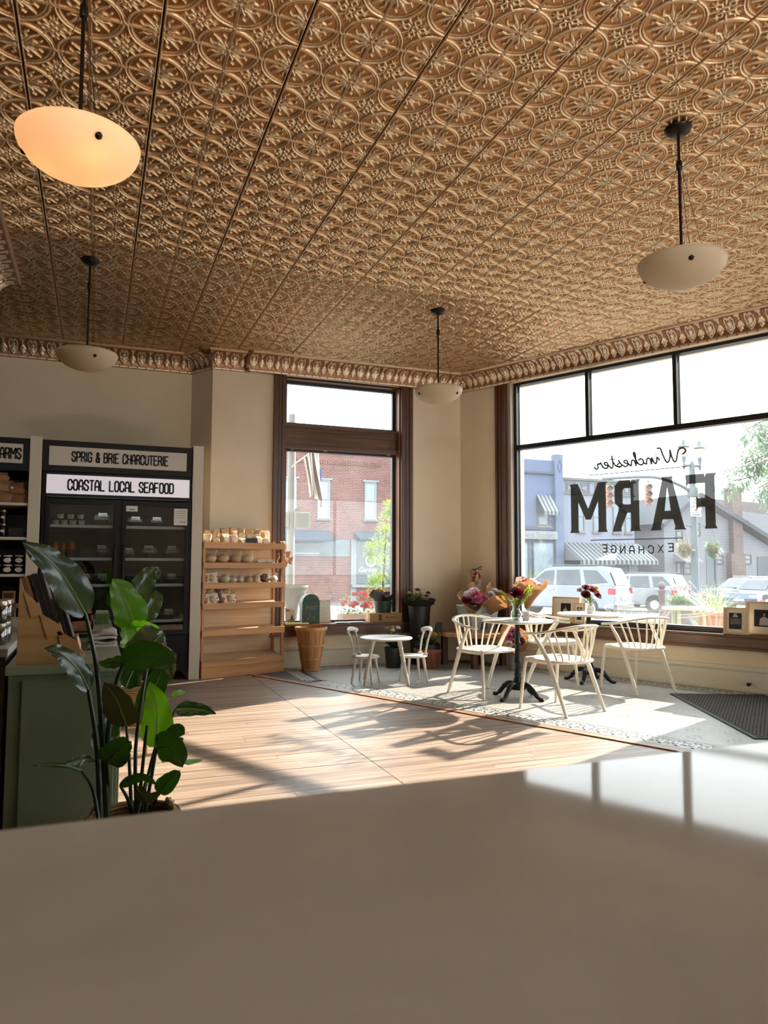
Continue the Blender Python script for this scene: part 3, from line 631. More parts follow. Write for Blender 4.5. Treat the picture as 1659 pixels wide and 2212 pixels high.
for k, (x, z) in enumerate(((-.10, 1.075), (-.035, 1.075), (-.085, 1.112), (-.045, 1.118), (-.065, 1.155))):
    m = MB(); pts = []
    for i in range(40):
        a = i/39*4.4*math.pi; rr = .006+.018*i/39; pts.append((rr*math.cos(a), rr*math.sin(a)))
    for (a0, b0), (a1, b1) in zip(pts[:-1], pts[1:]): m.add([(a0, 0, b0), (a1, 0, b1), (a1, .26, b1), (a0, .26, b0)], [(0, 1, 2, 3)])
    m.lathe([(.0225, 0), (.0225, .26)], 18, caps=(False, True)) if False else None
    o = m.build('rolled_towel', towelm, None, (x, 4.36, z), smooth=True)
    sd = o.modifiers.new('thickness', 'SOLIDIFY'); sd.thickness = .0025
    tag(o, f'rolled grey cotton towel on the wooden letter tray, {ORD[k]} of the pile', 'towel', 'rolled towels on the letter tray')
for k in range(4):
    rows = []
    for a in np.linspace(0, 1, 12):
        rows.append([( -.02+.13*a+(.02 if k == 3 else 0)*math.sin(a*3), 3.86+.30*b, .864+k*.016+.006*math.sin(6*a+k)*math.sin(5*b+k)+.012*math.sin(math.pi*a)*(k > 1)) for b in np.linspace(0, 1, 8)])
    m = MB().sheet(rows); o = m.build('folded_towel', towelm if k % 2 else mat('pale folded linen', (206, 198, 194), .9, bump=.2, bs=200), None, smooth=True)
    sd = o.modifiers.new('thickness', 'SOLIDIFY'); sd.thickness = .012; sd.offset = 0
    tag(o, f'folded linen towel on the sage cabinet, {ORD[k]} from the bottom of its stack', 'towel', 'folded towels on the sage cabinet')
acry = glass('clear acrylic', (240, 246, 246), 0, 2.0)
t = thing('sign_holder', 'clear acrylic leaflet holder standing before the folded towels', 'sign holder', (-.085, 3.72, .86), R(8))
MB().box(0, .08, 0, .05, 0, .003).build('foot', acry, t); MB().box(0, .08, .02, .0225, .003, .12).build('plate', acry, t)
t = thing('snack_packet', 'pale green paper packets box at the far end of the sage cabinet', 'packet', (.01, 5.35, .86))
MB().box(0, .09, 0, .12, 0, .07).build('carton', mat('pale green card', (120, 140, 104), .6, var=.3, vs=40), t, bev=.004); MB().box(.005, .085, .005, .115, .07, .085).build('lid', mat('white card', (210, 208, 196), .6), t)
# ================================================================== FRIDGE WALL
blk = mat('black fridge enamel', (8, 9, 11), .45, spec=.25); dgrey = mat('dark fridge liner', (40, 42, 42), .6, spec=.3)
white = mat('white laminate panel', (206, 192, 172), .5)
for k, x in enumerate((-.666, .993)):
    tag(MB().box(x, x+.114, 8.38, 9.28, 0, 2.6).build('partition_panel', white, None, bev=.003), ('tall cream partition panel between the fridge and the open shelves', 'tall cream partition panel between the fridge and the bread rack')[k], 'panel')
ink = mat('black sign ink', (10, 10, 12), .5)
FZ = lambda x, z, y: (x, y, z)
t = thing('display_fridge', 'black two-door glass display fridge with lit seafood sign', 'fridge', (0, 8.4, 0))
m = MB(); m.box(-.54, -.50, .03, .80, .1, 2.24).box(.955, .985, .03, .80, .1, 2.24).box(-.5, .955, .76, .80, .1, 2.24).box(-.5, .955, .03, .76, 1.98, 2.24).box(-.5, .955, .03, .76, .1, .49)
m.build('body', blk, t, bev=.003)
MB().box(-.5, .955, .745, .758, .49, 1.98).build('liner', dgrey, t)
MB().box(-.5, .955, .06, .745, .49, .505).build('liner_floor', dgrey, t)
for k in range(9): MB().box(.40, .93, .012, .03, .17+k*.03, .185+k*.03).build('vent_slat', blk, t)
MB().box(-.52, .36, .012, .03, .13, .47).build('kick_panel', blk, t, bev=.003)
for x in (-.45, .82):
    m = MB().box(x-.02, x+.02, .03, .08, .06, .1); m.build('caster_bracket', steel, t); MB().tube([(x-.012, .05, .04), (x+.012, .05, .04)], .04, 16).build('caster', mat('grey caster', (120, 120, 120), .4), t, smooth=True)
sg = MB().box(-.50, .961, .0, .03, 2.01, 2.21).build('lit_sign', mat('lit sign face', (226, 220, 226), .4, emit=.13, ecol=(236, 226, 240)), t, bev=.003)
lettering('COASTAL LOCAL SEAFOOD', -.29, .785, 2.052, 2.158, .017, FZ, ink, sg, -.003, .0, gap=.42)
for k, (x0, x1) in enumerate(((-.50, .222), (.256, .985-.003))):
    d = MB(); a0 = x0+.045 if not k else x0+.045; d.box(x0, x0+.045, 0, .04, .50, 1.955).box(x1-.055, x1, 0, .04, .50, 1.955).box(x0+.045, x1-.055, 0, .04, .50, .545).box(x0+.045, x1-.055, 0, .04, 1.9, 1.955)
    dd = d.build('door', blk, t, bev=.003)
    MB().box(x0+.045, x1-.055, .015, .022, .545, 1.9).build('pane', glass('fridge glass', (228, 232, 232), 0, 1.2), dd)
    xh = x1-.03 if k == 0 else x0+.025
    MB().tube([(xh, -.002, 1.0), (xh, -.04, 1.02), (xh, -.04, 1.45), (xh, -.002, 1.47)], .009, 8).build('handle', blk, dd, smooth=True)
MB().box(.2222, .2558, .02, .74, .5, 1.96).build('mullion', blk, t)
MB().box(-.49, .945, .06, .075, 1.925, 1.938).build('added_glow_strip', mat('added fill glow', (230, 236, 240), .5, emit=5.0), t)  # hidden glowing strip added to brighten the fridge goods
rail = mat('white price rail', (205, 208, 204), .4)
SH = (1.685, 1.335, 1.053, .66)
for z in SH:
    for x0, x1 in ((-.495, .215), (.262, .95)):
        sh = MB().box(x0, x1, .07, .70, z-.02, z-.012).build('shelf', mat('white wire shelf', (120, 122, 120), .5), t)
        MB().box(x0, x1, .055, .07, z-.03, z).build('price_rail', rail, sh)
sticker = mat('white label paper', (216, 212, 206), .6)
for x0, x1, z0, z1, nm in ((.298, .415, 1.84, 1.90, 'notice'), (.80, .945, 1.70, 1.885, 'poster')):
    q = MB().box(x0, x1, -.0015, .0, z0, z1).build(nm, sticker, t)
    m = MB()
    if nm == 'poster':
        for i in range(4): m.box(x0+.02, x1-.02, -.002, -.0014, z1-.03-.025*i, z1-.025-.025*i)
        m.box(x0+.06, x1-.012, -.002, -.0014, z0+.025, z0+.03).box(x0+.06, x1-.012, -.002, -.0014, z0+.04, z0+.045)
    else: m.box(x0+.03, x1-.03, -.002, -.0014, z0+.015, z0+.027)
    m.build('print', mat('grey print', (120, 110, 108), .6), q)
t = thing('charcuterie_sign', 'unlit white charcuterie sign box on top of the fridge', 'sign', (0, 8.4, 0))
MB().box(-.552, .987, .012, .6, 2.245, 2.575).build('housing', blk, t, bev=.004)
MB().box(-.485, .924, .0, .012, 2.307, 2.511).build('face', mat('unlit sign face', (196, 186, 174), .35), t, bev=.004)
lettering('SPRIG & BRIE CHARCUTERIE', -.26, .72, 2.358, 2.458, .0155, FZ, ink, t, -.003, 0, gap=.42)
# groceries in the fridge --------------------------------------------
Y0 = 8.4
clear = film('clear plastic tub', (168, 172, 170), .32, .12); lidc = film('clear plastic lid', (196, 200, 198), .38, .1)
def tub(i, x, y, z, row):
    t = thing('dip_tub', f'small dip tub with black lid on top fridge shelf, {ORD[i]} in the {row} row', 'tub', (x, y, z), 0, 'dip tubs in the fridge')
    MB().lathe([(.028, 0), (.036, .05)], 18).build('cup', mat('dip tub print', (160, 164, 140), .4, var=.5, vs=60), t, smooth=True)
    MB().lathe([(.039, .05), (.039, .064)], 18).build('lid', blk, t, smooth=True)
for i in range(4): tub(i, -.405+i*.085, Y0+.13, SH[0], 'lower front')
for i in range(3): tub(i, -.36+i*.1, Y0+.15, SH[0]+.0645, 'upper')
def bottle(i, x, y, z):
    t = thing('sauce_bottle', f'orange hot sauce bottle with dark label in the fridge, {ORD[i]} from the partition', 'bottle', (x, y, z), 0, 'sauce bottles in the fridge')
    MB().lathe([(.028, 0), (.03, .004), (.03, .105), (.022, .128), (.013, .142), (.013, .15)], 16).build('glass_body', mat('orange sauce', (190, 84, 28), .25), t, smooth=True)
    MB().lathe([(.0312, .01), (.0312, .088)], 16, caps=(False, False)).build('label', mat('dark bottle label', (26, 24, 26), .5, var=.6, vs=50), t, smooth=True)
    MB().lathe([(.015, .148), (.015, .17)], 12).build('cap', mat('rust bottle cap', (120, 60, 30), .4), t, smooth=True)
for i in range(3): bottle(i, -.40+i*.078, Y0+.12, SH[1])
for i in range(3): bottle(i+3, -.385+i*.078, Y0+.2, SH[1])
def shelfcard(name, label, x, y, z, w, h, tx, cm, wm, rz=0):
    t = thing(name, label, 'card', (x, y, z), rz)
    MB().prism([(0, 0), (.05, 0), (.012, h), (.008, h)], 0, w, lambda a, b, c: (c-w/2, a, b)).build('stand', cm, t)
    for k, s_ in enumerate(tx): textmesh(s_, h*.22, wm, t, (0, .003+h*.09-.003*k, h*(.72-.26*k)), (R(80), 0, 0), sx=1)
    return t
cardm = mat('black chalk card', (20, 20, 22), .6); cw = mat('white chalk lettering', (200, 196, 188), .6)
shelfcard('shelf_card', 'black shelf card lettered black cap hot sauce beside the sauce bottles', -.075, Y0+.1, SH[1], .17, .11, ('BLACK CAP', 'HOT SAUCE'), cardm, cw)
fill = {'beige': (176, 140, 104), 'cream': (206, 192, 160), 'ham': (180, 90, 88), 'mixed': (150, 104, 74), 'plum': (112, 66, 70), 'grape': (96, 112, 70)}
def tray_pack(i, x, y, z, r, fcol, label, h=.075, sq=1.0):
    t = thing('deli_tray', label, 'deli tray', (x, y, z), R(random.uniform(-8, 8)), 'clear deli trays in the fridge')
    MB().lathe([(r*.82, 0), (r*.9, .004), (r, h*.5)], 8 if sq < 1 else 20, sq=.9).build('base', film('black deli base', (20, 20, 20), .9), t, smooth=True)
    MB().lathe([(r*1.02, h*.5), (r*.96, h*.85), (r*.8, h), (.001, h)], 8 if sq < 1 else 20, sq=.9, caps=(False, False)).build('dome', lidc, t, smooth=True)
    m = MB()
    for k in range(7):
        a = k*.9; q = r*.5*(k > 0); m.ball((q*math.cos(a), q*math.sin(a)*.85, h*.42), (r*.32, r*.26, h*.34), 8, 6)
    m.build('food', mat('deli food '+fcol, fill[fcol], .5, var=.4, vs=30), t, smooth=True)
    MB().obox((0, -r*.55, h*.98), (.09, .05, .002), Matrix.Rotation(R(52), 3, 'X')).build('label', sticker, t)
dp = [(.06, SH[0], .085, 'mixed', 'clear square tray of dips on the top fridge shelf behind the first door'), (.40, SH[0], .08, 'ham', 'long clear tray of snacks on the top fridge shelf by the notice'), (.63, SH[0], .065, 'plum', 'round clear tray on the top fridge shelf beside the poster'),
      (.06, SH[1], .085, 'plum', 'round labelled tray of meat beside the hot sauce card'), (.335, SH[1], .07, 'ham', 'round tray of pink ham on the second fridge shelf'), (.555, SH[1], .088, 'cream', 'square cheese platter in the middle of the second fridge shelf'), (.80, SH[1], .088, 'beige', 'square cheese platter nearest the fridge edge on the second shelf'),
      (-.10, SH[2], .075, 'mixed', 'black tray of dips on the third fridge shelf behind the big leaf'), (.075, SH[2], .075, 'beige', 'labelled tray beside the door frame on the third fridge shelf'), (.62, SH[2], .08, 'plum', 'tray of dark sausage on the third fridge shelf above the leaf'), (.80, SH[2], .08, 'plum', 'tray of dark sausage nearest the fridge edge on the third shelf'),
      (.62, SH[2]+.077, .078, 'mixed', 'black tray stacked on a sausage tray in the fridge'), (.55, SH[3], .08, 'grape', 'dim tray of green grapes on the lowest fridge shelf'), (.78, SH[3], .08, 'beige', 'dim tray of pastries on the lowest fridge shelf')]
for i, (x, z, r, f, lab) in enumerate(dp): tray_pack(i, x, Y0+.19, z+.001, r, f, lab, .12 if r > .084 else .09, .9 if 'square' in lab or 'black' in lab else 1)
# ================================================================== OPEN SHELVES
t = thing('open_shelving', 'tall dark open shelving with cream shelves and a farm sign on top', 'shelving', (0, 8.4, 0))
MB().box(-2.2, -.668, .5, .53, 0, 2.58).build('back_panel', blk, t)
MB().box(-2.2, -.668, .012, .5, 2.23, 2.575).build('header', blk, t, bev=.003)
MB().box(-2.1, -.732, .0, .012, 2.307, 2.511).build('sign_face', mat('unlit sign face', (196, 186, 174), .35), t, bev=.004)
lettering('FARMS', -.99, -.752, 2.355, 2.46, .017, FZ, ink, t, -.003, 0, gap=.42)
for z in (1.897, 1.542, 1.162): MB().box(-2.2, -.668, .0, .5, z-.028, z).build('shelf', mat('cream shelf edge', (206, 196, 180), .5), t, bev=.002)
brn = wood('rough brown crate wood', (84, 52, 32), (126, 82, 52), 'x', .6, .6, per=False)
t = thing('display_table', 'rough brown wooden display table in front of the open shelves', 'table', (0, 8.05, 0))
MB().box(-2.1, -.70, 0, .30, .83, .87).build('top', brn, t, bev=.003)
for z in (.63, .72, .42): MB().box(-2.1, -.72, .01, .03, z, z+.075).build('slat', brn, t, bev=.002)
for x in (-2.05, -.80): MB().box(x, x+.07, .03, .27, 0, .83).build('leg', brn, t)
kraft = mat('crumpled kraft paper', (150, 108, 72), .75, var=.15, vs=14, bump=.8, bs=18)
def sack(name, label, cat, loc, size, rz, mt, group=None, tilt=0, seed=0, top=.35, lab=None, fold=True):
    rnd = random.Random(seed); w, d, h = size; t = thing(name, label, cat, loc, rz, group); rows = []
    n = 14
    ph = [rnd.uniform(0, 6) for _ in range(6)]
    for i in range(8):
        v = i/7; row = []
        for k in range(n+1):
            a = 2*math.pi*k/n; ex = .45
            cx = math.copysign(abs(math.cos(a))**ex, math.cos(a)); cyy = math.copysign(abs(math.sin(a))**ex, math.sin(a))
            sq = 1 if v < .55 else 1-(1-top)*((v-.55)/.45)**1.2
            j = 1+.06*math.sin(3*a+ph[0]+5*v)+.05*math.sin(5*a+ph[1]-7*v)
            row.append((w/2*cx*j*(1+.08*math.sin(3*v+ph[2])*(v > .5)), d/2*cyy*j*sq, h*v+.05*h*math.sin(2*a+ph[3])*(v > .4)))
        rows.append(row)
    m = MB().sheet(rows); m.add([(p[0]*.98, p[1]*.98, p[2]) for p in rows[-1][:-1]], [tuple(range(n))]); m.add(rows[0][:-1], [tuple(range(n))[::-1]])
    b = m.build('bag', mt, t, smooth=True, ang=50)
    if tilt: b.rotation_euler = (tilt, 0, 0)
    if lab:
        q = MB().lathe([(lab, 0), (lab, .002)], 20, sq=.8); o = q.build('label', sticker, t, (0, -d/2*1.06, h*.52), rot=(R(90), 0, 0))
    return t
for i, (x, z, rz, s_) in enumerate(((-.92, 1.90, .1, (.24, .16, .13)), (-.76, 1.90, -.15, (.17, .16, .12)), (-.95, 2.02, .3, (.26, .15, .12)), (-.80, 2.0, -.35, (.22, .15, .11)), (-.98, 2.13, .2, (.22, .14, .09)))):
    sack('coffee_bag', f'crumpled kraft paper bag heaped under the farm sign, {ORD[i]} from the bottom', 'bag', (x, 8.55, z+.001), s_, rz, kraft, 'kraft bags on the upper shelf', 0, i, .5, lab=.018 if i == 3 else None)
def jar(name, label, group, loc, r, h, body, lidm, lab):
    t = thing(name, label, 'jar', loc, R(random.uniform(-20, 20)) if False else 0, group)
    MB().lathe([(r*.92, 0), (r, .006), (r, h*.78), (r*.86, h*.84)], 18).build('glass_body', body, t, smooth=True)
    MB().lathe([(r*.93, h*.84), (r*.95, h*.86), (r*.95, h), (r*.9, h)], 18).build('lid', lidm, t, smooth=True)
    o = MB().lathe([(lab, 0), (lab, .002)], 18, sq=.68).build('label', sticker, t, (0, -r*1.01, h*.45), rot=(R(90), 0, 0))
    return t
jam = mat('dark berry jam', (44, 16, 16), .15); whl = mat('white jar lid', (206, 198, 186), .4); blj = mat('black coffee jar', (20, 18, 18), .3); gold = mat('dull brass lid', (140, 120, 84), .35, .7)
for r_ in range(2):
    for i in range(4):
        jar('jam_jar', f'dark jam jar with oval label, {ORD[i]} from the partition in the {("lower", "upper")[r_]} row', 'jam jars on the third shelf', (-.735-i*.107, 8.50, 1.162+r_*.098), .044, .096, jam, whl, .036)
for r_ in range(2):
    for i in range(3):
        jar('syrup_jar', f'tall black maple jar, {ORD[i]} from the shelf card in the {("lower", "upper")[r_]} row', 'maple jars on the second shelf', (-.90-i*.085, 8.50, 1.542+r_*.142), .034, .14, blj, gold, .02)
shelfcard('maple_card', 'small black card about maple products on the dark shelf', -.765, 8.47, 1.542, .15, .1, ('WILLIAMS MAPLE', 'PRODUCTS'), cardm, mat('dim gold lettering', (140, 126, 90), .6))
for i in range(3):
    t = thing('snack_box', f'kraft snack box with window and white band on the wooden table, {ORD[i]} from the partition', 'box', (-.79-i*.16, 8.2, .87), 0, 'snack boxes on the wooden table')
    MB().box(-.055, .055, -.04, .04, 0, .125).build('carton', kraft, t, bev=.003); MB().box(-.045, .045, -.0415, -.04, .055, .11).build('window', mat('dark nuts', (60, 34, 24), .6, var=.6, vs=40), t); MB().box(-.055, .055, -.0425, -.04, .005, .045).build('band', sticker, t)
t = thing('gift_bag', 'small white and red gift bag beside the partition panel', 'bag', (-.64, 8.15, .87)); MB().box(-.045, .045, -.03, .03, 0, .14).build('pouch', sticker, t, bev=.006); MB().box(-.045, .045, -.031, .031, .115, .14).build('band', mat('red band', (170, 50, 54), .5), t)
# ================================================================== BREAD RACK
pine = wood('honey pine', (168, 112, 62), (206, 148, 92), 'x', .7, .48, per=True); pinez = wood('honey pine upright', (164, 108, 60), (200, 142, 88), 'z', .7, .48, per=False)
plyb = wood('pale ply shelf', (186, 152, 114), (212, 180, 142), 'x', .4, .55, per=False)
RX, RY, RZ = 1.129, 8.387, math.atan2(.276, 1.003)
t = thing('bread_rack', 'honey pine bread rack with slanting shelves beside the fridge', 'rack', (RX, RY, 0), RZ); RK = t
WR, DR = 1.035, .265
LIPS = [(1.449, 1.519), (1.223, 1.290), (.994, 1.062), (.762, .830), (.462, .534)]
for x in (0, WR-.03):
    MB().box(x, x+.03, .01, .035, 0, 1.46).build('upright', pinez, t, bev=.002); MB().box(x, x+.03, DR-.03, DR, 0, 1.55).build('upright', pinez, t, bev=.002)
MB().box(.03, WR-.03, DR-.012, DR-.004, .16, 1.50).build('back_panel', plyb, t)
for z0, z1 in LIPS:
    MB().box(-.004, WR+.004, -.012, .008, z0, z1).build('lip', pine, t, bev=.003)
    MB().prism([(.008, z0+.01), (DR-.012, z0+.075), (DR-.012, z0+.085), (.008, z0+.02)], 0, WR-.06, lambda a, b, c: (.03+c, a, b)).build('shelf', plyb, t)
MB().box(-.004, WR+.004, -.012, .01, .0, .12).build('base_board', pine, t, bev=.003); MB().box(-.004, WR+.004, -.014, .008, .121, .19).build('base_board', pine, t, bev=.003)
MB().prism([(.01, .17), (DR-.012, .235), (DR-.012, .245), (.01, .18)], 0, WR-.06, lambda a, b, c: (.03+c, a, b)).build('shelf', plyb, t)
for x in (0.002, WR-.026): MB().box(x, x+.024, .03, DR-.01, .02, .06).build('side_rail', pinez, t)
cr, sr = math.cos(RZ), math.sin(RZ)
def RP(x, y, z): return (RX+x*cr-y*sr, RY+x*sr+y*cr, z)
def shz(k, y): return LIPS[k][0]+.0215+(y-.008)/(DR-.02)*.065
tanp = mat('tan paper bag', (206, 172, 128), .75, var=.1, vs=14, bump=.7, bs=22)
bl = 0
for row, (y, n, zz) in enumerate(((.07, 8, 0), (.18, 8, .0))):
    for i in range(n):
        x = .07+i*.105+row*.05; 
        if row == 0 and i == 5: continue
        if x > .93: continue
        hh = random.uniform(.075, .125)+row*.055
        sack('bakery_bag', f'tan bakery bag with round label on the rack top, {ORD[i]} in the {("front", "back")[row]} row', 'bag', RP(x, y, shz(0, y+.05)+.0), (random.uniform(.085, .115), .09, hh), RZ+random.uniform(-.5, .5), tanp, 'bakery bags on top of the bread rack', 0, 40+row*10+i, .35, lab=.033)
shelfcard('rack_card', 'black price card among the paper bags on top of the bread rack', *RP(.60, .012, LIPS[0][1])[:2], LIPS[0][1]-.03, .15, .085, (), cardm, cw, RZ)
plas = film('clear bread bag', (232, 230, 224), .16, .12)
def loaf(label, k, x, y, size, col, group, bagged=True, rz=0):
    t = thing('loaf', label, 'bread', RP(x, y, shz(k, y+size[1]/2*.6)), RZ+rz, group); w, d, h = size
    f = lambda v: 1+.05*math.sin(5*v[0]+3*v[1])+.04*math.sin(7*v[2]+2*v[0])
    MB().ball((0, 0, h*.5), (w/2, d/2, h*.5), 16, 10, f).build('crust', mat('bread crust '+str(col), col, .7, var=.22, vs=18), t, smooth=True)
    if bagged:
        g = lambda v: 1+.07*math.sin(9*v[0]+5*v[2])+.06*math.sin(11*v[1]-4*v[0])
        MB().ball((0, 0, h*.55), (w/2*1.08, d/2*1.1, h*.56), 16, 10, g).build('plastic_bag', plas, t, smooth=True, ang=25)
        MB().tube([(w*.35, 0, h*.75), (w*.5, .01, h*1.05), (w*.62, .02, h*1.35)], [.012, .008, .02], 8).build('twist', plas, t, smooth=True)
    return t
G2 = 'bagged loaves on the second rack shelf'
for i, c in enumerate(((206, 170, 120), (200, 158, 104), (190, 144, 96), (212, 184, 140))): loaf(f'bagged sandwich loaf on the second rack shelf, {ORD[i]} from the partition', 1, .12+i*.155, .10, (.145, .16, .105), c, G2)
for i in range(2):
    x = .73+i*.12; t = thing('pastry_box', f'clear pastry box at the end of the second rack shelf, {("the one beside the loaves", "the outer one")[i]}', 'box', RP(x, .09, shz(1, .1)), RZ, 'pastry boxes on the rack')
    MB().box(-.055, .055, -.07, .07, 0, .02).build('tray', film('amber tray', (150, 120, 80), .9), t, bev=.004); MB().box(-.056, .056, -.071, .071, .02, .06).build('lid', lidc, t, bev=.008); MB().box(-.045, .045, -.06, .06, .012, .04).build('pastry', mat('glazed pastry', (156, 104, 50), .45, var=.4, vs=40), t, bev=.012); MB().box(-.03, .03, -.03, .01, .0605, .0615).build('label', sticker, t)
redp = mat('white and red printed paper bag', (214, 196, 178), .7, var=.06, bump=.5, bs=25)
def redbag(label, k, x, y, seed, group, dz=0):
    p = RP(x, y, shz(k, y+.05)+dz)
    t = sack('bread_bag', label, 'bag', p, (.17, .13, .125), RZ, redp, group, 0, seed, .5)
    m = MB()
    for a in (-.062, .062):
        for j in range(2): m.ball((a+random.uniform(-.012, .012), -.068, .035+j*.034+random.uniform(-.006, .006)), (random.uniform(.007, .013), .004, random.uniform(.006, .015)), 8, 6)
    m.build('red_print', mat('red rooster print', (176, 40, 40), .6), t, smooth=True)
    MB().ball((0, -.03, .055), (.055, .045, .052), 12, 8).build('loaf', mat('rustic loaf', (180, 140, 92), .7, var=.3, vs=25), t, smooth=True)
redbag('paper bread bag with red print on the third rack shelf', 2, .12, .10, 81, 'printed bread bags')
for i, (x, s_, c) in enumerate(((.30, (.12, .13, .1), (196, 176, 136)), (.40, (.10, .12, .085), (204, 184, 146)), (.49, (.095, .11, .085), (198, 176, 140)), (.60, (.10, .12, .085), (190, 164, 124)), (.70, (.10, .12, .1), (204, 186, 150)))):
    loaf(f'round bagged roll on the third rack shelf, {ORD[i]} from the printed bag', 2, x, .09, s_, c, 'bagged rolls on the third rack shelf')
loaf('dark rye loaf in plastic on the third rack shelf', 2, .82, .10, (.12, .14, .11), (92, 58, 36), None)
loaf('small white plastic bagged bun at the end of the third rack shelf', 2, .94, .10, (.085, .12, .085), (216, 208, 196), None)
for i, (x, y, dz) in enumerate(((.12, .07, 0), (.33, .07, 0), (.13, .19, .05), (.33, .19, .05))):
    redbag(f'paper bread bag with red print, fourth rack shelf, {("front one by the partition", "front one toward the window", "rear one by the partition", "rear one toward the window")[i]}', 3, x, y, 90+i, 'printed bread bags', dz)
# garland hung on the rack post
t = thing('paper_garland', 'white twine and brown paper garland hung over the rack post', 'garland', RP(WR, .1, 1.47), RZ)
for j in range(5):
    pts = [(.0+j*.006, random.uniform(-.02, .02), .08-.0*j)]
    for q in range(6): pts.append((.015+.018*j+random.uniform(-.012, .012)+.012*q, random.uniform(-.03, .03), .07-.05*q+random.uniform(-.012, .012)))
    MB().tube(pts, .005, 6).build('twine', mat('white cotton twine', (222, 208, 190), .9), t, smooth=True)
for j, (x, z) in enumerate(((.05, -.05), (.09, -.12), (.03, -.15))): MB().prism([(0, 0), (.07, .015), (.05, -.08), (.01, -.07)], 0, .004, lambda a, b, c: (x+a, -.03+c+j*.01, z+b)).build('paper_leaf', mat('brown garland paper', (186, 128, 90), .8), t)
MB().tube([(-.02, .03, -.06)]+[(-.02+.012*math.sin(k), .03+.012*math.cos(k), -.06-.02*k) for k in range(1, 12)], .009, 6).build('rope', mat('hemp rope', (180, 150, 110), .9), t, smooth=True)
# ================================================================== CHAIRS AND TABLES
cream = mat('cream moulded plastic', (240, 231, 214), .42)
def smooth_path(pts, n=24):
    P = [Vector(p) for p in pts]; P = [P[0]*2-P[1]]+P+[P[-1]*2-P[-2]]; out = []; m = len(P)-3
    for i in range(n+1):
        u = i/n*m; k = min(int(u), m-1); t = u-k; a, b, c, d = P[k:k+4]
        out.append(.5*((2*b)+(c-a)*t+(2*a-5*b+4*c-d)*t*t+(3*b-a-3*c+d)*t**3))
    return out
def make_chair(label, loc, rz):
    t = thing('spindle_chair', label, 'chair', loc, rz, 'cream spindle back armchairs')
    out = [(-.21, .235), (-.245, .10), (-.25, -.05), (-.225, -.17), (-.14, -.245), (0, -.265), (.14, -.245), (.225, -.17), (.25, -.05), (.245, .10), (.21, .235), (.12, .25), (-.12, .25)]
    ring = [(p.x, p.y) for p in smooth_path([(x, y, 0) for x, y in out+out[:1]], 52)][:-1]
    m = MB(); rows = []
    for k, (sc, z) in enumerate(((.0, .437), (.5, .438), (.85, .446), (.97, .452), (1, .446), (1, .434), (.97, .427), (0, .427))):
        rows.append([(x*sc, y*sc, z-.01*(1-sc) if k < 3 else z) for x, y in ring+ring[:1]])
    m.sheet(rows); m.build('seat', cream, t, smooth=True, ang=50)
    prail = smooth_path([(-.262, .19, .665), (-.272, .06, .675), (-.268, -.08, .695), (-.225, -.21, .725), (-.12, -.29, .748), (0, -.31, .755), (.12, -.29, .748), (.225, -.21, .725), (.268, -.08, .695), (.272, .06, .675), (.262, .19, .665)], 40)
    MB().tube(prail, .021, 10, flat=(.55, 1), upv=(0, 0, 1)).build('arm_rail', cream, t, smooth=True, ang=60)
    for k in range(10):
        a = (k-4.5)/4.5; i = 20+a*12.5; p = prail[int(round(i))]
        th = a*1.05; b = Vector((.222*math.sin(th)*1.05, -.245*math.cos(th)**.8, .44)); MB().tube([b, b.lerp(p, .5)+Vector((0, -.004, 0)), p], .0085, 7).build('spindle', cream, t, smooth=True)
    for s in (-1, 1):
        MB().tube([(s*.252, -.275, 0), (s*.247, -.19, .2), (s*.247, -.09, .43), (s*.255, -.01, .56), (s*.268, .07, .672)], [.014, .018, .021, .017, .013], 10).build('leg', cream, t, smooth=True, ang=60)
        MB().tube(smooth_path([(s*.236, .262, 0), (s*.226, .24, .22), (s*.214, .215, .40), (s*.2, .19, .436), (s*.17, .15, .438)], 14), [.013]*2+[.015]*6+[.017]*7, 10).build('leg', cream, t, smooth=True, ang=60)
        MB().tube([(s*.215, .2, .425), (s*.225, 0, .424), (s*.22, -.15, .425)], .011, 8).build('seat_rail', cream, t, smooth=True)
    return t
chA = make_chair('cream spindle armchair facing us beside the kids table and the flower bench', (3.61, 6.43, 0), math.atan2(-.18, -.98))
dup(chA, (3.86, 5.53, 0), R(14.5), 'cream spindle armchair with its back to us at the front bistro table')
dup(chA, (4.70, 6.88, 0), R(-124.8), 'cream spindle armchair between the two bistro tables, half hidden')
dup(chA, (5.2, 6.13, 0), R(2.9), 'cream spindle armchair with its back to us at the table by the big window')
iron = mat('black cast iron', (26, 27, 28), .38, .5); marble = mat('white marble tabletop', (226, 222, 214), .25, var=.06, vs=4)
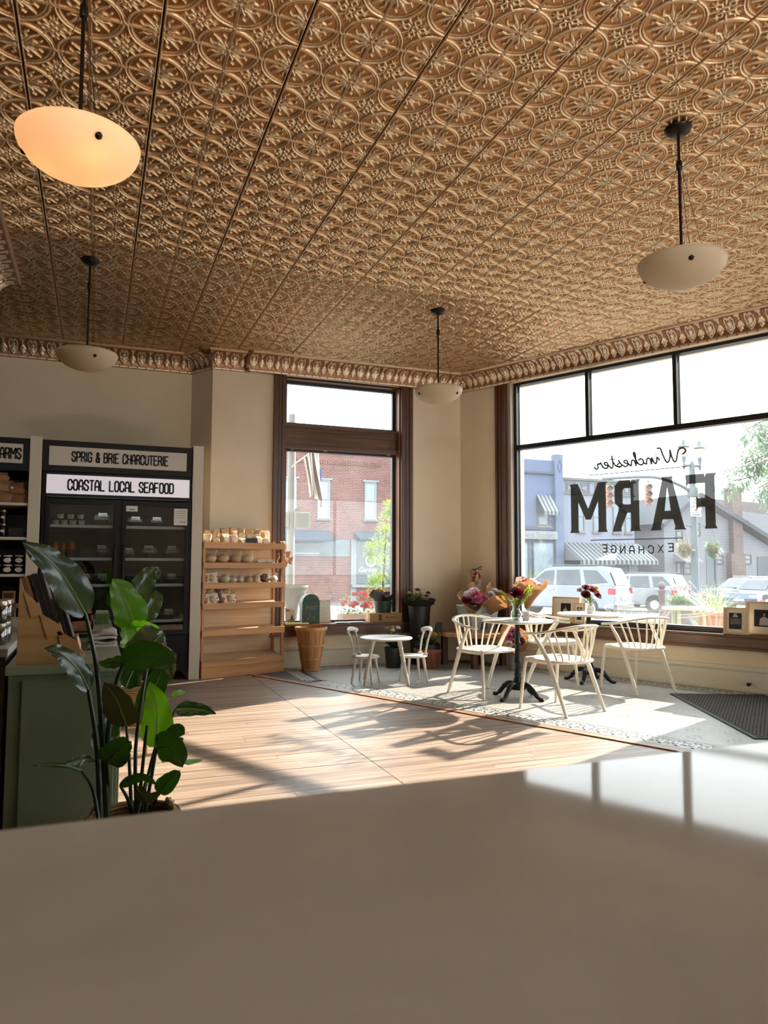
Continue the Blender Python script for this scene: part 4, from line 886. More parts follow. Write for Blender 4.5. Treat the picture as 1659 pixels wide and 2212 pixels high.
def bistro(loc, rz, label):
    t = thing('bistro_table', label, 'table', loc, rz, 'round bistro tables')
    MB().lathe([(.0, .722), (.325, .722), (.338, .728), (.34, .735), (.338, .742), (.33, .746), (0, .746)], 56).build('tabletop', marble, t, smooth=True)
    MB().box(-.13, .13, -.02, .02, .714, .722).box(-.02, .02, -.13, .13, .713, .722).build('spider_bracket', iron, t)
    pr = [(.05, .13), (.048, .16), (.034, .19), (.03, .215), (.036, .225), (.028, .24), (.027, .33), (.034, .34), (.034, .35), (.028, .36), (.03, .375), (.024, .39), (.024, .50), (.03, .51), (.03, .525), (.024, .535), (.023, .70), (.04, .712)]
    MB().lathe(pr, 24, wob=lambda th, z: 1+(.07*math.cos(8*th) if not (.2 < z < .24 or .33 < z < .38 or .5 < z < .54) else 0)).build('column', iron, t, smooth=True, ang=60)
    MB().lathe([(.075, .085), (.085, .10), (.078, .125), (.055, .15), (.045, .16)], 24).build('hub', iron, t, smooth=True)
    for k in range(4):
        a = R(45+90*k); d = Vector((math.cos(a), math.sin(a), 0)); P = [d*r+Vector((0, 0, z)) for r, z in ((.05, .13), (.09, .135), (.14, .115), (.18, .075), (.215, .035), (.25, .016), (.275, .014))]
        MB().tube(smooth_path(P, 16), [.026]*3+[.027]*4+[.022]*4+[.017]*3+[.015, .018, .02], 10, upv=(0, 0, 1)).build('foot', iron, t, smooth=True, ang=60)
        MB().ball(d*.268+Vector((0, 0, .014)), (.024, .024, .014), 10, 6).build('toe', iron, t, smooth=True)
bistro((3.804, 6.147, 0), R(-20), 'bistro table with a dark red dahlia on its round marble top')
bistro((5.087, 6.747, 0), R(-10), 'bistro table with a mixed bouquet on its top beside the lettered window')
kidm = mat('silvery white kids paint', (206, 200, 192), .42)
t = thing('kids_table', 'small round white kids table on splayed legs', 'table', (2.966, 7.46, 0), R(-20))
MB().lathe([(0, .465), (.27, .465), (.285, .472), (.285, .482), (.275, .488), (0, .488)], 40).build('tabletop', kidm, t, smooth=True)
for k in range(4):
    a = R(45+90*k); x, y = math.cos(a), math.sin(a); MB().tube([(x*.33, y*.33, 0), (x*.2, y*.2, .455)], [.014, .021], 10).build('leg', kidm, t, smooth=True)
    MB().tube([(x*.205, y*.205, .43), (x*.195, y*.195, .467)], .026, 10).build('leg_block', kidm, t, smooth=True)
def kchair(loc, rz, label):
    t = thing('kids_chair', label, 'chair', loc, rz, 'kids chairs')
    MB().lathe([(0, .268), (.14, .268), (.15, .275), (.15, .285), (.143, .291), (0, .291)], 32).build('seat', kidm, t, smooth=True)
    for k in range(4):
        a = R(45+90*k); x, y = math.cos(a), math.sin(a); MB().tube([(x*.165, y*.165, 0), (x*.115, y*.115, .268)], [.011, .016], 9).build('leg', kidm, t, smooth=True)
    for s in (-1, 1): MB().tube([(s*.075, -.105, .288), (s*.085, -.13, .44), (s*.095, -.165, .55)], .010, 8).build('back_post', kidm, t, smooth=True); MB().box(s*.075-.02, s*.075+.02, -.13, -.085, .288, .315).build('post_foot', kidm, t, bev=.004)
    MB().tube(smooth_path([(-.125, -.15, .545), (-.07, -.178, .565), (0, -.186, .57), (.07, -.178, .565), (.125, -.15, .545)], 14), .024, 10, flat=(1, .6), upv=(0, 0, 1)).build('top_rail', kidm, t, smooth=True, ang=60)
kchair((2.755, 7.525, 0), math.atan2(-.75, -.66), 'small white kids chair on the bread rack side of the kids table')
kchair((3.27, 7.41, 0), math.atan2(1, .03), 'small white kids chair on the armchair side of the kids table')
# ================================================================== FLOWERS
def petals(mb, c, r, n0=7, rings=4, up_=(0, 0, 1), flatn=.55, seed=0):
    rnd = random.Random(seed); U = Vector(up_).normalized(); A = U.orthogonal().normalized(); B_ = U.cross(A); c = Vector(c)
    for k in range(rings):
        el = R(12+k*70/max(1, rings-1)); n = max(4, int(n0+5*(rings-1-k)))
        for i in range(n):
            a = 2*math.pi*(i+.5*(k % 2))/n+rnd.uniform(-.1, .1); d = (A*math.cos(a)+B_*math.sin(a)); dr = d*math.cos(el)+U*math.sin(el); sd = U.cross(d)
            l = r*(1-.10*k)*rnd.uniform(.88, 1.08); w = l*.26
            p0, p1, p2, tip = c, c+dr*l*.5+sd*w+U*.1*l, c+dr*l*.5-sd*w+U*.1*l, c+dr*l
            mb.add([p0, p1, tip, p2], [(0, 1, 2, 3)])
def head(parent, c, r, col, name='flower', up_=(0, -.5, 1), rings=4, seed=0):
    m = MB(); petals(m, c, r, 7, rings, up_, seed=seed); nm = 'petal %d %d %d' % col
    return m.build(name, leafmat(nm, col, col, .25, .6, .15), parent)
def blade(mb, p, d, l, w, droop=.3, n=6, seed=0):
    rnd = random.Random(seed); p = Vector(p); d = Vector(d).normalized(); s = d.cross(Vector((0, 0, 1)))
    s = s.normalized() if s.length > .01 else Vector((1, 0, 0)); rows = []
    for i in range(n+1):
        t = i/n; q = p+d*l*t+Vector((0, 0, -droop*l*t*t)); ww = w*math.sin(math.pi*min(.97, .12+.86*t))
        rows.append([tuple(q-s*ww), tuple(q+s*ww)])
    mb.sheet(rows)
green1 = leafmat('bouquet green', (70, 92, 46), (120, 150, 50), .3); green2 = leafmat('pale bouquet green', (130, 150, 80), (170, 190, 80), .35); dryg = leafmat('dry brown foliage', (84, 70, 48), (120, 100, 60), .25)
def spray(parent, c, n, l, w, mt, seed, spread=.8, droop=.3, name='foliage', upb=.9):
    rnd = random.Random(seed); m = MB()
    for i in range(n):
        a = rnd.uniform(0, 6.28); e = rnd.uniform(0, spread); d = Vector((math.cos(a)*e, math.sin(a)*e, upb)).normalized()
        L_ = l*rnd.uniform(.5, 1.1); p = Vector(c); blade(m, p, d, L_, w, droop*rnd.uniform(.3, 1.3))
        for q in range(3):
            t = .35+.2*q; pp = p+d*L_*t+Vector((0, 0, -droop*L_*t*t)); dd = Vector((math.cos(a+q*2.1), math.sin(a+q*2.1), .5)); blade(m, pp, dd, L_*.28, w*1.1, .2, 4)
    return tag(m.build(name, mt, parent, smooth=True), kind='stuff') if n > 14 else m.build(name, mt, parent, smooth=True)
kwrap = leafmat('brown florist paper', (164, 124, 88), (196, 142, 92), .22, .7, .12)
def wrap(parent, r0, r1, h, tilt, seed, mt=None, name='paper_wrap', n=40, cutf=.15, pos=(0, 0, 0)):
    "crumpled cone of paper; opens along its axis"
    rnd = random.Random(seed); ph = [rnd.uniform(0, 6) for _ in range(5)]; rows = []
    for i in range(8):
        v = i/7; row = []
        for k in range(n+1):
            a = 2*math.pi*k/n; f = 1+.05*math.sin(5*a+ph[0])*v+.035*math.sin(9*a+ph[1])*v+.02*math.sin(17*a+ph[4])*v; rr = (r0+(r1-r0)*v**1.25)*f
            hh = h*v*(1+cutf*math.sin(3*a+ph[2])*v+.05*math.sin(7*a+ph[3])*v)
            row.append((rr*math.cos(a), rr*math.sin(a), hh))
        rows.append(row)
    o = MB().sheet(rows).build(name, mt or kwrap, parent, pos, smooth=True, ang=30); o.rotation_euler = tilt; return o
PINK, WHITE, WINE, YEL, ORG, PUR = (206, 112, 140), (226, 208, 212), (112, 16, 38), (206, 184, 80), (200, 110, 40), (96, 60, 84)
def bouquet(label, loc, tilt, r, h, cols, seed, base=.03, extra=None, paper=None, grass=False, group='wrapped bouquets'):
    t = thing('wrapped_bouquet', label, 'bouquet', loc, 0, group); rnd = random.Random(seed)
    wrap(t, base, r, h, tilt, seed, paper)
    M = Matrix.Rotation(tilt[2], 3, 'Z') @ Matrix.Rotation(tilt[1], 3, 'Y') @ Matrix.Rotation(tilt[0], 3, 'X'); ax = M @ Vector((0, 0, 1))
    for i, c in enumerate(cols):
        a = i*2.4; q = r*.62*math.sqrt((i+.3)/len(cols)); p = M @ Vector((q*math.cos(a), q*math.sin(a), h*(.88+.14*(1-i/len(cols)))))
        head(t, p, r*rnd.uniform(.34, .44), c, up_=ax, seed=seed+i)
    m = MB()
    for i in range(12):
        a = rnd.uniform(0, 6.28); d = M @ Vector((math.cos(a)*.5, math.sin(a)*.5, 1)); blade(m, M @ Vector((0, 0, h*.55)), d, h*rnd.uniform(.45, .65), r*.06, .1)
    m.build('leaf_sprig', green1, t, smooth=True)
    if grass:
        m = MB()
        for i in range(grass):
            a = rnd.uniform(0, 6.28); d = ax+Vector((math.cos(a)*.45, math.sin(a)*.45, .4)); blade(m, M @ Vector((0, 0, h*.7)), d, rnd.uniform(.3, .55), .003, .35, 10)
        m.build('grass_blade', green2, t, smooth=True)
    return t
galv = mat('galvanised steel', (152, 154, 150), .42, .75, var=.15, vs=30)
# log bench
t = thing('log_bench', 'rough live-edge wooden bench carrying the galvanised flower tub', 'bench', (0, 0, 0))
pol = [(4.08, 8.60), (4.10, 8.30), (4.22, 7.96), (4.45, 7.90), (4.72, 7.99), (4.98, 8.10), (4.90, 8.33), (4.78, 8.58), (4.5, 8.66)]
MB().prism(pol, .375, .43, lambda x, y, z: (x, y, z)).build('slab', wood('live edge slab', (146, 98, 62), (184, 134, 90), 'x', .5, .6, per=False), t, bev=.008)
for x, y in ((4.20, 8.54), (4.37, 8.05), (4.86, 8.20), (4.70, 8.50)): MB().box(x-.035, x+.035, y-.035, y+.035, 0, .375).build('leg', wood('dark bench leg', (66, 36, 24), (96, 56, 38), 'z', .8, .5, per=False), t, bev=.004)
ta_ = R(17)
t = thing('flower_tub', 'rectangular galvanised tub of wrapped bouquets on the log bench', 'tub', (4.56, 8.30, .431), ta_)
def frus(mb, w0, d0, w1, d1, z0, z1): mb.add([(sx*w/2, sy*d/2, z) for w, d, z in ((w0, d0, z0), (w1, d1, z1)) for sx, sy in ((-1, -1), (1, -1), (1, 1), (-1, 1))], [(3, 2, 1, 0), (0, 1, 5, 4), (1, 2, 6, 5), (2, 3, 7, 6), (3, 0, 4, 7)])
m = MB(); frus(m, .42, .20, .50, .26, 0, .33); m.build('body', galv, t)
MB().tube([(-.25, -.13, .33), (.25, -.13, .33), (.25, .13, .33), (-.25, .13, .33), (-.25, -.13, .33)], .007, 8).build('rim', galv, t, smooth=True)
MB().tube(smooth_path([(-.04, -.128, .27), (-.045, -.145, .25), (0, -.15, .235), (.045, -.145, .25), (.04, -.128, .27)], 12), .005, 6).build('ring_handle', galv, t, smooth=True)
MB().box(-.05, .05, -.122, -.118, .02, .12).build('price_tag', cardm, t).rotation_euler = (R(-5), 0, 0)
bouquet('brown paper bouquet of pink and white flowers in the galvanised tub', (4.44, 8.26, .62), (R(36), R(-16), 0), .20, .34, (PINK, WHITE, PINK, WHITE, WINE, PINK), 5)
bouquet('sunlit brown paper bouquet of yellow and white flowers in the galvanised tub', (4.66, 8.28, .62), (R(30), R(20), 0), .19, .34, (YEL, WHITE, YEL, ORG, WHITE), 9)
bouquet('tall rolled paper bouquet with grass standing at the back of the galvanised tub', (4.52, 8.38, .62), (R(-6), R(4), 0), .075, .50, (WHITE, YEL), 13, grass=8)
t = thing('flower_can', 'narrow galvanised can on the floor in front of the log bench', 'can', (4.78, 7.80, 0)); MB().lathe([(.062, 0), (.064, .01), (.078, .31), (.08, .315), (.076, .315), (.06, .02)], 24, caps=(True, False)).build('body', galv, t, smooth=True)
MB().lathe([(.079, .30), (.082, .306), (.079, .314)], 24, caps=(False, False)).build('rim', galv, t, smooth=True)
bouquet('brown paper bouquet of lilac flowers standing low in the narrow can', (4.78, 7.80, .18), (R(40), R(-30), 0), .19, .36, (PUR, PINK, PUR, PINK, WHITE), 21)
# sill bouquet in a slim vase
P = WB(1.05, .0, .571); t = thing('slim_vase', 'slim clear vase holding the big bouquet on the street window sill', 'vase', P); MB().lathe([(.035, 0), (.035, .005), (.03, .15), (.038, .24)], 18, caps=(True, False)).build('body', glass('vase glass', (226, 234, 230), 0, 2), t, smooth=True); MB().lathe([(.03, .006), (.028, .12)], 14).build('water', glass('water', (214, 226, 220), 0, 1.5), t)
bouquet('large brown paper bouquet with grasses standing on the street window sill', tuple(WB(1.05, -.0, .73)), (R(10), R(4), 0), .20, .33, (WHITE, PINK, WHITE, PINK, WINE, WHITE, PINK), 31, base=.03, grass=10)
# buckets and pots with dried bunches
potb = mat('black plastic bucket', (22, 25, 24), .4); blackp = mat('black florist tissue', (26, 26, 28), .7, bump=.5, bs=30)
def potted(name, label, loc, r0, r1, h, mt, seed, cols, fl=.22, ruff=.11, tall=None, parts=None, fm=None):
    t = thing(name, label, 'flower pot', loc); rnd = random.Random(seed)
    MB().lathe([(r0, 0), (r0*1.02, .005), (r1, h-.015), (r1*1.05, h-.012), (r1*1.05, h), (r1*.95, h), (r0*.9, .02)], 28, caps=(True, False)).build('pot', mt, t, smooth=True)
    MB().lathe([(r1*.93, h-.03), (.001, h-.03)], 20, caps=(False, False)).build('soil', mat('dark soil', (30, 24, 20), .95), t)
    if ruff: wrap(t, r1*.75, r1*1.45, ruff, (0, 0, 0), seed, blackp, 'tissue_collar', cutf=.3, pos=(0, 0, h-.045))
    spray(t, (0, 0, h-.02), 60, fl, .009, fm or green1, seed, 1.0, .25); spray(t, (0, 0, h-.02), 45, fl*.95, .007, dryg, seed+1, 1.2, .3, 'dry_foliage')
    for i, c in enumerate(cols):
        a = i*2.4+seed; q = r1*1.0*math.sqrt((i+.5)/len(cols)); head(t, (q*math.cos(a), q*math.sin(a)-.02, h+fl*rnd.uniform(.4, .8)), rnd.uniform(.028, .044), c, seed=seed+i, rings=3)
    return t
potted('flower_bucket', 'tall black bucket of dried flowers between the window casing and the bench', (3.93, 8.72, 0), .10, .145, .74, potb, 51, (YEL, ORG, PUR, YEL, PUR, WINE, YEL), .26)
potted('flower_bucket', 'black bucket of wild flowers on the floor behind the kids table', (3.48, 8.52, 0), .085, .105, .25, potb, 52, (YEL, WHITE, YEL, YEL, WHITE, ORG), .30, 0)
t = potted('basket_pot', 'round bushel basket planter of wild flowers beside the log bench', (3.885, 8.37, 0), .13, .165, .235, wood('reddish basket wood', (104, 58, 38), (140, 84, 56), 'z', .5, .6, per=False), 53, (PINK, YEL, PINK, PUR), .30, 0, fm=green1)
MB().lathe([(.169, .185), (.173, .19), (.176, .225), (.172, .23)], 28, caps=(False, False)).build('hoop', mat('red brown hoop', (140, 78, 52), .6), t, smooth=True)
MB().lathe([(.155, .225), (.16, .29), (.15, .295)], 24, caps=(False, False)).build('liner_pot', potb, t, smooth=True)
shelfcard('flower_card', 'small black price card standing among the dried flowers', 4.06, 8.40, .43, .085, .12, (), cardm, cw)
potted('flower_pot', 'dark green pot of dried flowers on the cardboard box in the window', (3.53, 8.99, .648), .10, .118, .15, mat('dark green pot', (44, 58, 50), .4), 54, (ORG, WINE, ORG, WINE, PUR), .16, .15)
# bushel basket
bskm = wood('bushel basket splint', (176, 116, 66), (212, 156, 102), 'z', .5, .6, per=True)
t = thing('bushel_basket', 'empty tall wooden bushel basket on the floor beside the bread rack', 'basket', (2.454, 8.63, 0)); ns = 16
for k in range(ns):
    a0, a1 = 2*math.pi*(k+.04)/ns, 2*math.pi*(k+.96)/ns; m = MB(); rows = []
    for r_, z in ((.102, .004), (.135, .18), (.165, .36), (.188, .52)): rows.append([(r_*math.cos(a), r_*math.sin(a), z) for a in (a0, (a0+a1)/2, a1)])
    m.sheet(rows); m.sheet([[(x*.965, y*.965, z) for x, y, z in q][::-1] for q in rows]); m.build('stave', bskm, t)
for r_, z, w in ((.19, .50, .035), (.155, .30, .02), (.128, .145, .02), (.106, .015, .02)):
    MB().lathe([(r_-.004, z-w/2), (r_+.005, z-w/2), (r_+.005+w*.06, z+w/2), (r_-.004, z+w/2)], 32, caps=(False, False)).build('hoop', wood('pale hoop splint', (190, 136, 84), (220, 170, 116), 'z', .5, .6, per=False), t, smooth=True)
MB().lathe([(.001, .012), (.10, .012)], 24, caps=(False, False)).build('bottom', bskm, t)
# fire extinguisher
P = Vector((4.70, 8.585, .93)); t = thing('fire_extinguisher', 'red fire extinguisher mounted on the wall corner behind the bouquets', 'fire extinguisher', P); rd = mat('red enamel', (176, 26, 30), .3)
MB().lathe([(.05, 0), (.054, .01), (.054, .20), (.04, .235), (.02, .25)], 24).build('cylinder', rd, t, smooth=True); MB().lathe([(.018, .25), (.02, .255), (.02, .28)], 14).build('valve', steel, t, smooth=True)
MB().obox((.02, -.02, .305), (.10, .018, .014), Matrix.Rotation(R(-22), 3, 'Y')).obox((.02, -.02, .285), (.085, .016, .01), Matrix.Rotation(R(-2), 3, 'Y')).build('lever', blackm, t)
MB().tube(smooth_path([(-.015, 0, .275), (-.07, -.01, .28), (-.09, -.01, .22), (-.075, -.01, .10)], 14), .009, 8).build('hose', blackm, t, smooth=True); MB().lathe([(.0545, .06), (.0545, .16)], 24, caps=(False, False)).build('label', sticker, t, smooth=True); MB().box(-.03, .03, .05, .10, .1, .16).build('bracket', blackm, t)
# vases and little cards on the bistro tables
vg = glass('clear vase glass', (236, 242, 240), 0, 2.5)
def vase(label, loc, cols, seed, big, fern):
    t = thing('glass_vase', label, 'vase', loc); MB().lathe([(.03, 0), (.046, .015), (.055, .05), (.045, .082), (.033, .098), (.036, .112)], 24, caps=(True, False)).build('body', vg, t, smooth=True)
    MB().lathe([(.028, .003), (.043, .018), (.05, .05)], 20).build('water', glass('water', (214, 226, 220), 0, 1.5), t, smooth=True)
    rnd = random.Random(seed); m = MB()
    for i in range(7): m.tube([(rnd.uniform(-.02, .02), rnd.uniform(-.02, .02), .01), (rnd.uniform(-.02, .02), rnd.uniform(-.02, .02), .13), (rnd.uniform(-.05, .05), rnd.uniform(-.05, .05), .2)], .0022, 5)
    m.build('stalk', green1, t)
    for i, (c, r_, dx, dy, z) in enumerate(cols): head(t, (dx, dy, z), r_, c, up_=(dx*4, -.7+dy*4, .8), seed=seed+i, rings=5)
    if fern:
        m = MB()
        for i in range(9):
            a = rnd.uniform(-.9, 1.2); d = Vector((math.cos(a)*.8, math.sin(a)*.4, .75)); p = Vector((.02, .02, .12)); L_ = rnd.uniform(.20, .33)
            for q in range(9):
                u = q/9; pp = p+d*L_*u; blade(m, pp, d+Vector((.5, 0, .2)), .075*(1-u*.6), .011, .2, 3); blade(m, pp, d+Vector((-.4, 0, .5)), .075*(1-u*.6), .011, .2, 3)
        m.build('fern', leafmat('lime fern', (150, 170, 70), (190, 200, 70), .4), t)
    spray(t, (0, 0, .1), 13, .24, .006, green2, seed, .9, .4)
vase('glass vase with one huge dark red dahlia on the front bistro table', (3.77, 6.11, .7465), ((WINE, .085, -.02, -.03, .245), ((150, 30, 56), .035, .04, .03, .22)), 61, True, True)
vase('glass vase with a mixed red bouquet on the window bistro table', (5.075, 6.70, .7465), ((WINE, .065, -.08, -.03, .20), (WINE, .06, .07, -.03, .19), ((170, 76, 52), .065, .02, -.01, .25), ((140, 30, 44), .055, -.03, .03, .27), (WHITE, .04, -.12, .02, .25), (YEL, .035, .12, .02, .23), ((206, 190, 150), .035, .09, .0, .27)), 71, False, False)
for k, (x, y, w) in enumerate(((3.84, 6.05, 'front'), (5.02, 6.63, 'window'))):
    t = thing('table_card', f'small white standing card on the {w} bistro table', 'card', (x, y, .7465), R(-18)); MB().box(-.03, .03, -.004, .004, 0, .085).build('card', sticker, t); m = MB()
    for i in range(14): a = i*.45; m.box(.012*math.cos(a)-.002, .012*math.cos(a)+.002, -.0046, -.004, .05+.012*math.sin(a)-.002, .05+.012*math.sin(a)+.002)
    m.build('print', mat('grey print', (120, 110, 108), .6), t)
# ================================================================== THINGS ON THE SILLS
fram = wood('pale ash frame', (196, 164, 118), (222, 194, 150), 'x', .6, .5, per=False); mount = mat('cream mount board', (226, 216, 200), .8); dkp = mat('dark photograph', (34, 28, 28), .35, var=.6, vs=8)
def frame(label, s, z, w, h, off, lean, pic, kind):
    P = WB(s, off, z); t = thing('picture_frame', label, 'picture frame', P, RZB); e = bpy.data.objects; b = .017
    g = thing('x', '', ''); 
    bpy.data.objects.remove(g)
    Mx = Matrix.Rotation(lean, 3, 'X')
    fn = lambda x, zz, y: tuple(Mx @ Vector((x, y, zz)))
    for x0, x1, z0, z1 in ((0, w, 0, b), (0, w, h-b, h), (0, b, b, h-b), (w-b, w, b, h-b)): MB().prism([(x0, z0), (x1, z0), (x1, z1), (x0, z1)], -.03, 0, fn).build('frame_bar', fram, t)
    MB().prism([(b, b), (w-b, b), (w-b, h-b), (b, h-b)], -.008, -.003, fn).build('mount', mount, t)
    x0, x1, z0, z1 = pic; MB().prism([(x0, z0), (x1, z0), (x1, z1), (x0, z1)], -.0095, -.008, fn).build('picture', dkp if kind != 'text' else cardm, t)
    if kind == 'text':
        m = MB(); cxm = (x0+x1)/2
        for i, (ww, zz, tt) in enumerate(((.025, .90, .012), (.04, .82, .012), (.055, .74, .012))): m.prism([(cxm-ww/2, z0+(z1-z0)*zz), (cxm+ww/2, z0+(z1-z0)*zz), (cxm+ww/2, z0+(z1-z0)*zz+tt*.7), (cxm-ww/2, z0+(z1-z0)*zz+tt*.7)], -.0102, -.0095, fn)
        for i in range(6): m.prism([(x0+.012, z0+(z1-z0)*(.62-.06*i)), (x1-.012, z0+(z1-z0)*(.62-.06*i)), (x1-.012, z0+(z1-z0)*(.62-.06*i)+.002), (x0+.012, z0+(z1-z0)*(.62-.06*i)+.002)], -.0102, -.0095, fn)
        m.build('caption', cw, t)
    else:   # seated figure in the print
        m = MB(); cxm, czm = (x0+x1)/2-.005, (z0+z1)/2; hw, hh = (x1-x0), (z1-z0)
        m.prism([(cxm+.055*hw*math.cos(a), z0+hh*.70+.10*hh*math.sin(a)) for a in np.linspace(0, 6.28, 13)[:-1]], -.0103, -.0095, fn); m.build('face_print', mat('printed skin tone', (170, 124, 100), .5), t)
        m = MB(); m.prism([(cxm-.24*hw, z0+.08*hh), (cxm+.24*hw, z0+.08*hh), (cxm+.20*hw, z0+.46*hh), (cxm+.07*hw, z0+.58*hh), (cxm-.07*hw, z0+.58*hh), (cxm-.20*hw, z0+.46*hh)], -.0101, -.0095, fn); m.build('shirt_print', mat('printed shirt', (176, 170, 168) if kind == 'man' else (70, 72, 84), .5), t)
    return t
frame('ash picture frame with a portrait leaning on the window behind the far table', 1.385, .575, .37, .31, .05, R(-7), (.11, .245, .09, .235), 'man')
frame('narrow ash frame with dark text tucked behind the far bistro table', 1.70, .572, .16, .25, .0, R(-7), (.045, .105, .05, .2), 'text')
frame('small ash frame with white text on black at the end of the sill', 3.44, .573, .232, .268, -.01, R(-6), (.05, .172, .05, .215), 'text')
frame('large ash frame with a photograph at the cut-off end of the sill', 3.63, .572, .36, .335, .06, R(-6), (.08, .28, .085, .255), 'woman')
grn = mat('dark green enamel', (26, 56, 35), .45)
t = thing('letter_box', 'small dark green arched toy mailbox lettered post on the window sill', 'mailbox', (2.535, 8.99, .53), R(4)); arch = [(-.115, 0), (.115, 0), (.115, .26)]+[(.115*math.cos(a), .26+.115*math.sin(a)) for a in np.linspace(.2, math.pi-.2, 12)]+[(-.115, .26)]
MB().prism(arch, -.06, .06, lambda x, z, y: (x, y, z)).build('body', grn, t, bev=.006); MB().box(-.118, .118, -.068, -.058, .243, .25).build('seam', grn, t); MB().box(-.075, .075, -.07, -.06, .285, .315).build('slot_flap', grn, t, bev=.004)
goldl = mat('faded gilt lettering', (130, 132, 84), .5); textmesh('POST', .062, goldl, t, (0, -.0615, .195), (R(90), 0, 0))
m = MB()
for i in range(22):
    a = math.pi*i/21; m.box(.05*math.cos(a)-.004, .05*math.cos(a)+.004, -.0625, -.06, .055+.06*math.sin(a)*abs(math.sin(a*2.5))-.003, .055+.06*math.sin(a)*abs(math.sin(a*2.5))+.003)
for i in range(12): m.box(-.06+.01*i, -.056+.01*i, -.0625, -.06, .04+.008*math.sin(i*1.7), .045+.008*math.sin(i*1.7))
m.build('flourish', goldl, t)
t = thing('clipboard', 'clipboard with a pale letter propped beside the green mailbox', 'clipboard', (2.665, 9.05, .53), 0); Mx = Matrix.Rotation(R(-10), 3, 'X'); fn = lambda x, z, y: tuple(Mx @ Vector((x, y, z)))
MB().prism([(0, 0), (.17, 0), (.17, .29), (0, .29)], 0, .005, fn).build('board', mat('kraft board', (190, 160, 124), .7), t); MB().prism([(.008, .01), (.162, .01), (.162, .275), (.008, .275)], -.0015, 0, fn).build('paper', mat('pale pink paper', (224, 214, 200), .8), t)
m = MB(); 
for i in range(9): m.prism([(.03, .03+.02*i), (.03+.11*(.6+.4*math.sin(i*2.)**2), .03+.02*i), (.03+.11*(.6+.4*math.sin(i*2.)**2), .033+.02*i), (.03, .033+.02*i)], -.0022, -.0015, fn)
m.build('handwriting', mat('grey print', (120, 110, 108), .6), t); MB().prism([(.05, .275), (.12, .275), (.12, .295), (.05, .295)], -.008, -.001, fn).build('clip', steel, t)
t = thing('greeting_card', 'printed card with a green tree on the sill behind the bread rack', 'card', (2.24, 9.04, .53)); MB().prism([(0, 0), (.12, 0), (.12, .17), (0, .20)], 0, .004, fn).build('card', sticker, t); MB().prism([(.05, .03), (.115, .03), (.085, .12)], -.001, 0, fn).build('tree_print', mat('green print', (60, 110, 60), .7), t); MB().prism([(.02, .02), (.115, .02), (.115, .05), (.02, .05)], -.0015, -.0005, fn).build('wagon_print', mat('olive yellow print', (150, 150, 70), .7), t); MB().prism([(.01, .15), (.06, .15), (.06, .175), (.01, .18)], -.001, 0, fn).build('red_print', mat('coral print', (206, 110, 104), .7), t)
for i, (x, w, c) in enumerate(((2.2, .16, (206, 196, 120)), (2.33, .17, (220, 214, 150)), (2.86, .16, (206, 210, 190)), (3.03, .22, (214, 214, 212)))):
    tag(MB().obox((x+w/2, 8.93, .539+.0005*i), (w, .10, .017 if i < 2 else .006), Matrix.Rotation(R(3*i-4), 3, 'Z')).build('booklet', mat(f'booklet cover {i}', c, .6), None, bev=.001), ('thin yellow booklet lying on the sill beside the bread rack', 'thin pale yellow booklet lying before the green mailbox', 'folded green leaflet lying on the sill right of the clipboard', 'white leaflet lying on the sill beside the cardboard box')[i].replace(' right of', ' past'), 'booklet')
card = mat('brown cardboard', (176, 136, 94), .8, var=.05, vs=8)
t = thing('cardboard_box', 'flat brown cardboard box under the dried flower pot on the sill', 'box', (3.53, 8.985, .53)); MB().box(-.225, .225, -.10, .09, 0, .117).build('carton', card, t, bev=.002); MB().box(-.10, -.06, -.1012, -.10, .02, .10).build('print_block', mat('brown carton print', (96, 66, 42), .8), t); textmesh('this side up', .034, mat('brown carton print', (96, 66, 42), .8), t, (.07, -.1008, .065), (R(90), 0, 0)); MB().box(-.226, -.2255, -.03, .02, .0, .117).build('tape', mat('parcel tape', (200, 170, 130), .4), t)
# ================================================================== WINDOW LETTERING (reads from the street)
vinyl = film('dark olive vinyl', (62, 52, 28), .82, .5); vinb = film('black vinyl', (24, 20, 18), .96, .5)
t = thing('window_decal', 'mirror-image dark vinyl lettering across the big street window', 'lettering', (CX, CY, 0), RZB)
def LT(smax): return lambda x, z, y: (smax-x, .1275+y, z)
Z0, Z1 = 1.668, 2.268; HT = Z1-Z0
def poly_letter(smax, polys):
    m = MB()
    for p in polys: m.prism([(x, Z0+z*HT) for x, z in p], 0, .0015, LT(smax))
    m.build('letter', vinyl, t)
poly_letter(3.353, [[(-.008, 0), (.13, 0), (.118, .06), (.118, .94), (.10, 1), (-.008, 1), (.012, .94), (.012, .06)], [(.118, .83), (.118, 1), (.324, 1), (.318, .76), (.296, .83)], [(.118, .40), (.118, .56), (.19, .56), (.205, .60), (.212, .60), (.212, .36), (.205, .36), (.19, .40)]])
LA = [(-.01, 0), (.125, 0), (.114, .06), (.135, .20), (.16, .36), (.195, .80), (.195, 1), (.130, 1), (.138, .95), (.012, .05)]
poly_letter(3.019, [LA, [(.39-x, z) for x, z in LA][::-1], [(.13, .20), (.26, .20), (.235, .36), (.155, .36)]])
poly_letter(2.505, [[(-.008, 0), (.125, 0), (.112, .06), (.112, .94), (.10, 1), (-.008, 1), (.01, .94), (.01, .06)], [(.112, .84), (.112, 1), (.25, 1), (.31, .90), (.21, .80), (.19, .84)], [(.31, .90), (.31, .56), (.25, .46), (.19, .52), (.21, .56), (.21, .82)], [(.112, .36), (.112, .52), (.20, .52), (.27, .50), (.25, .44), (.20, .36)], [(.155, .36), (.255, .46), (.335, .06), (.345, 0), (.225, 0), (.235, .06)]])
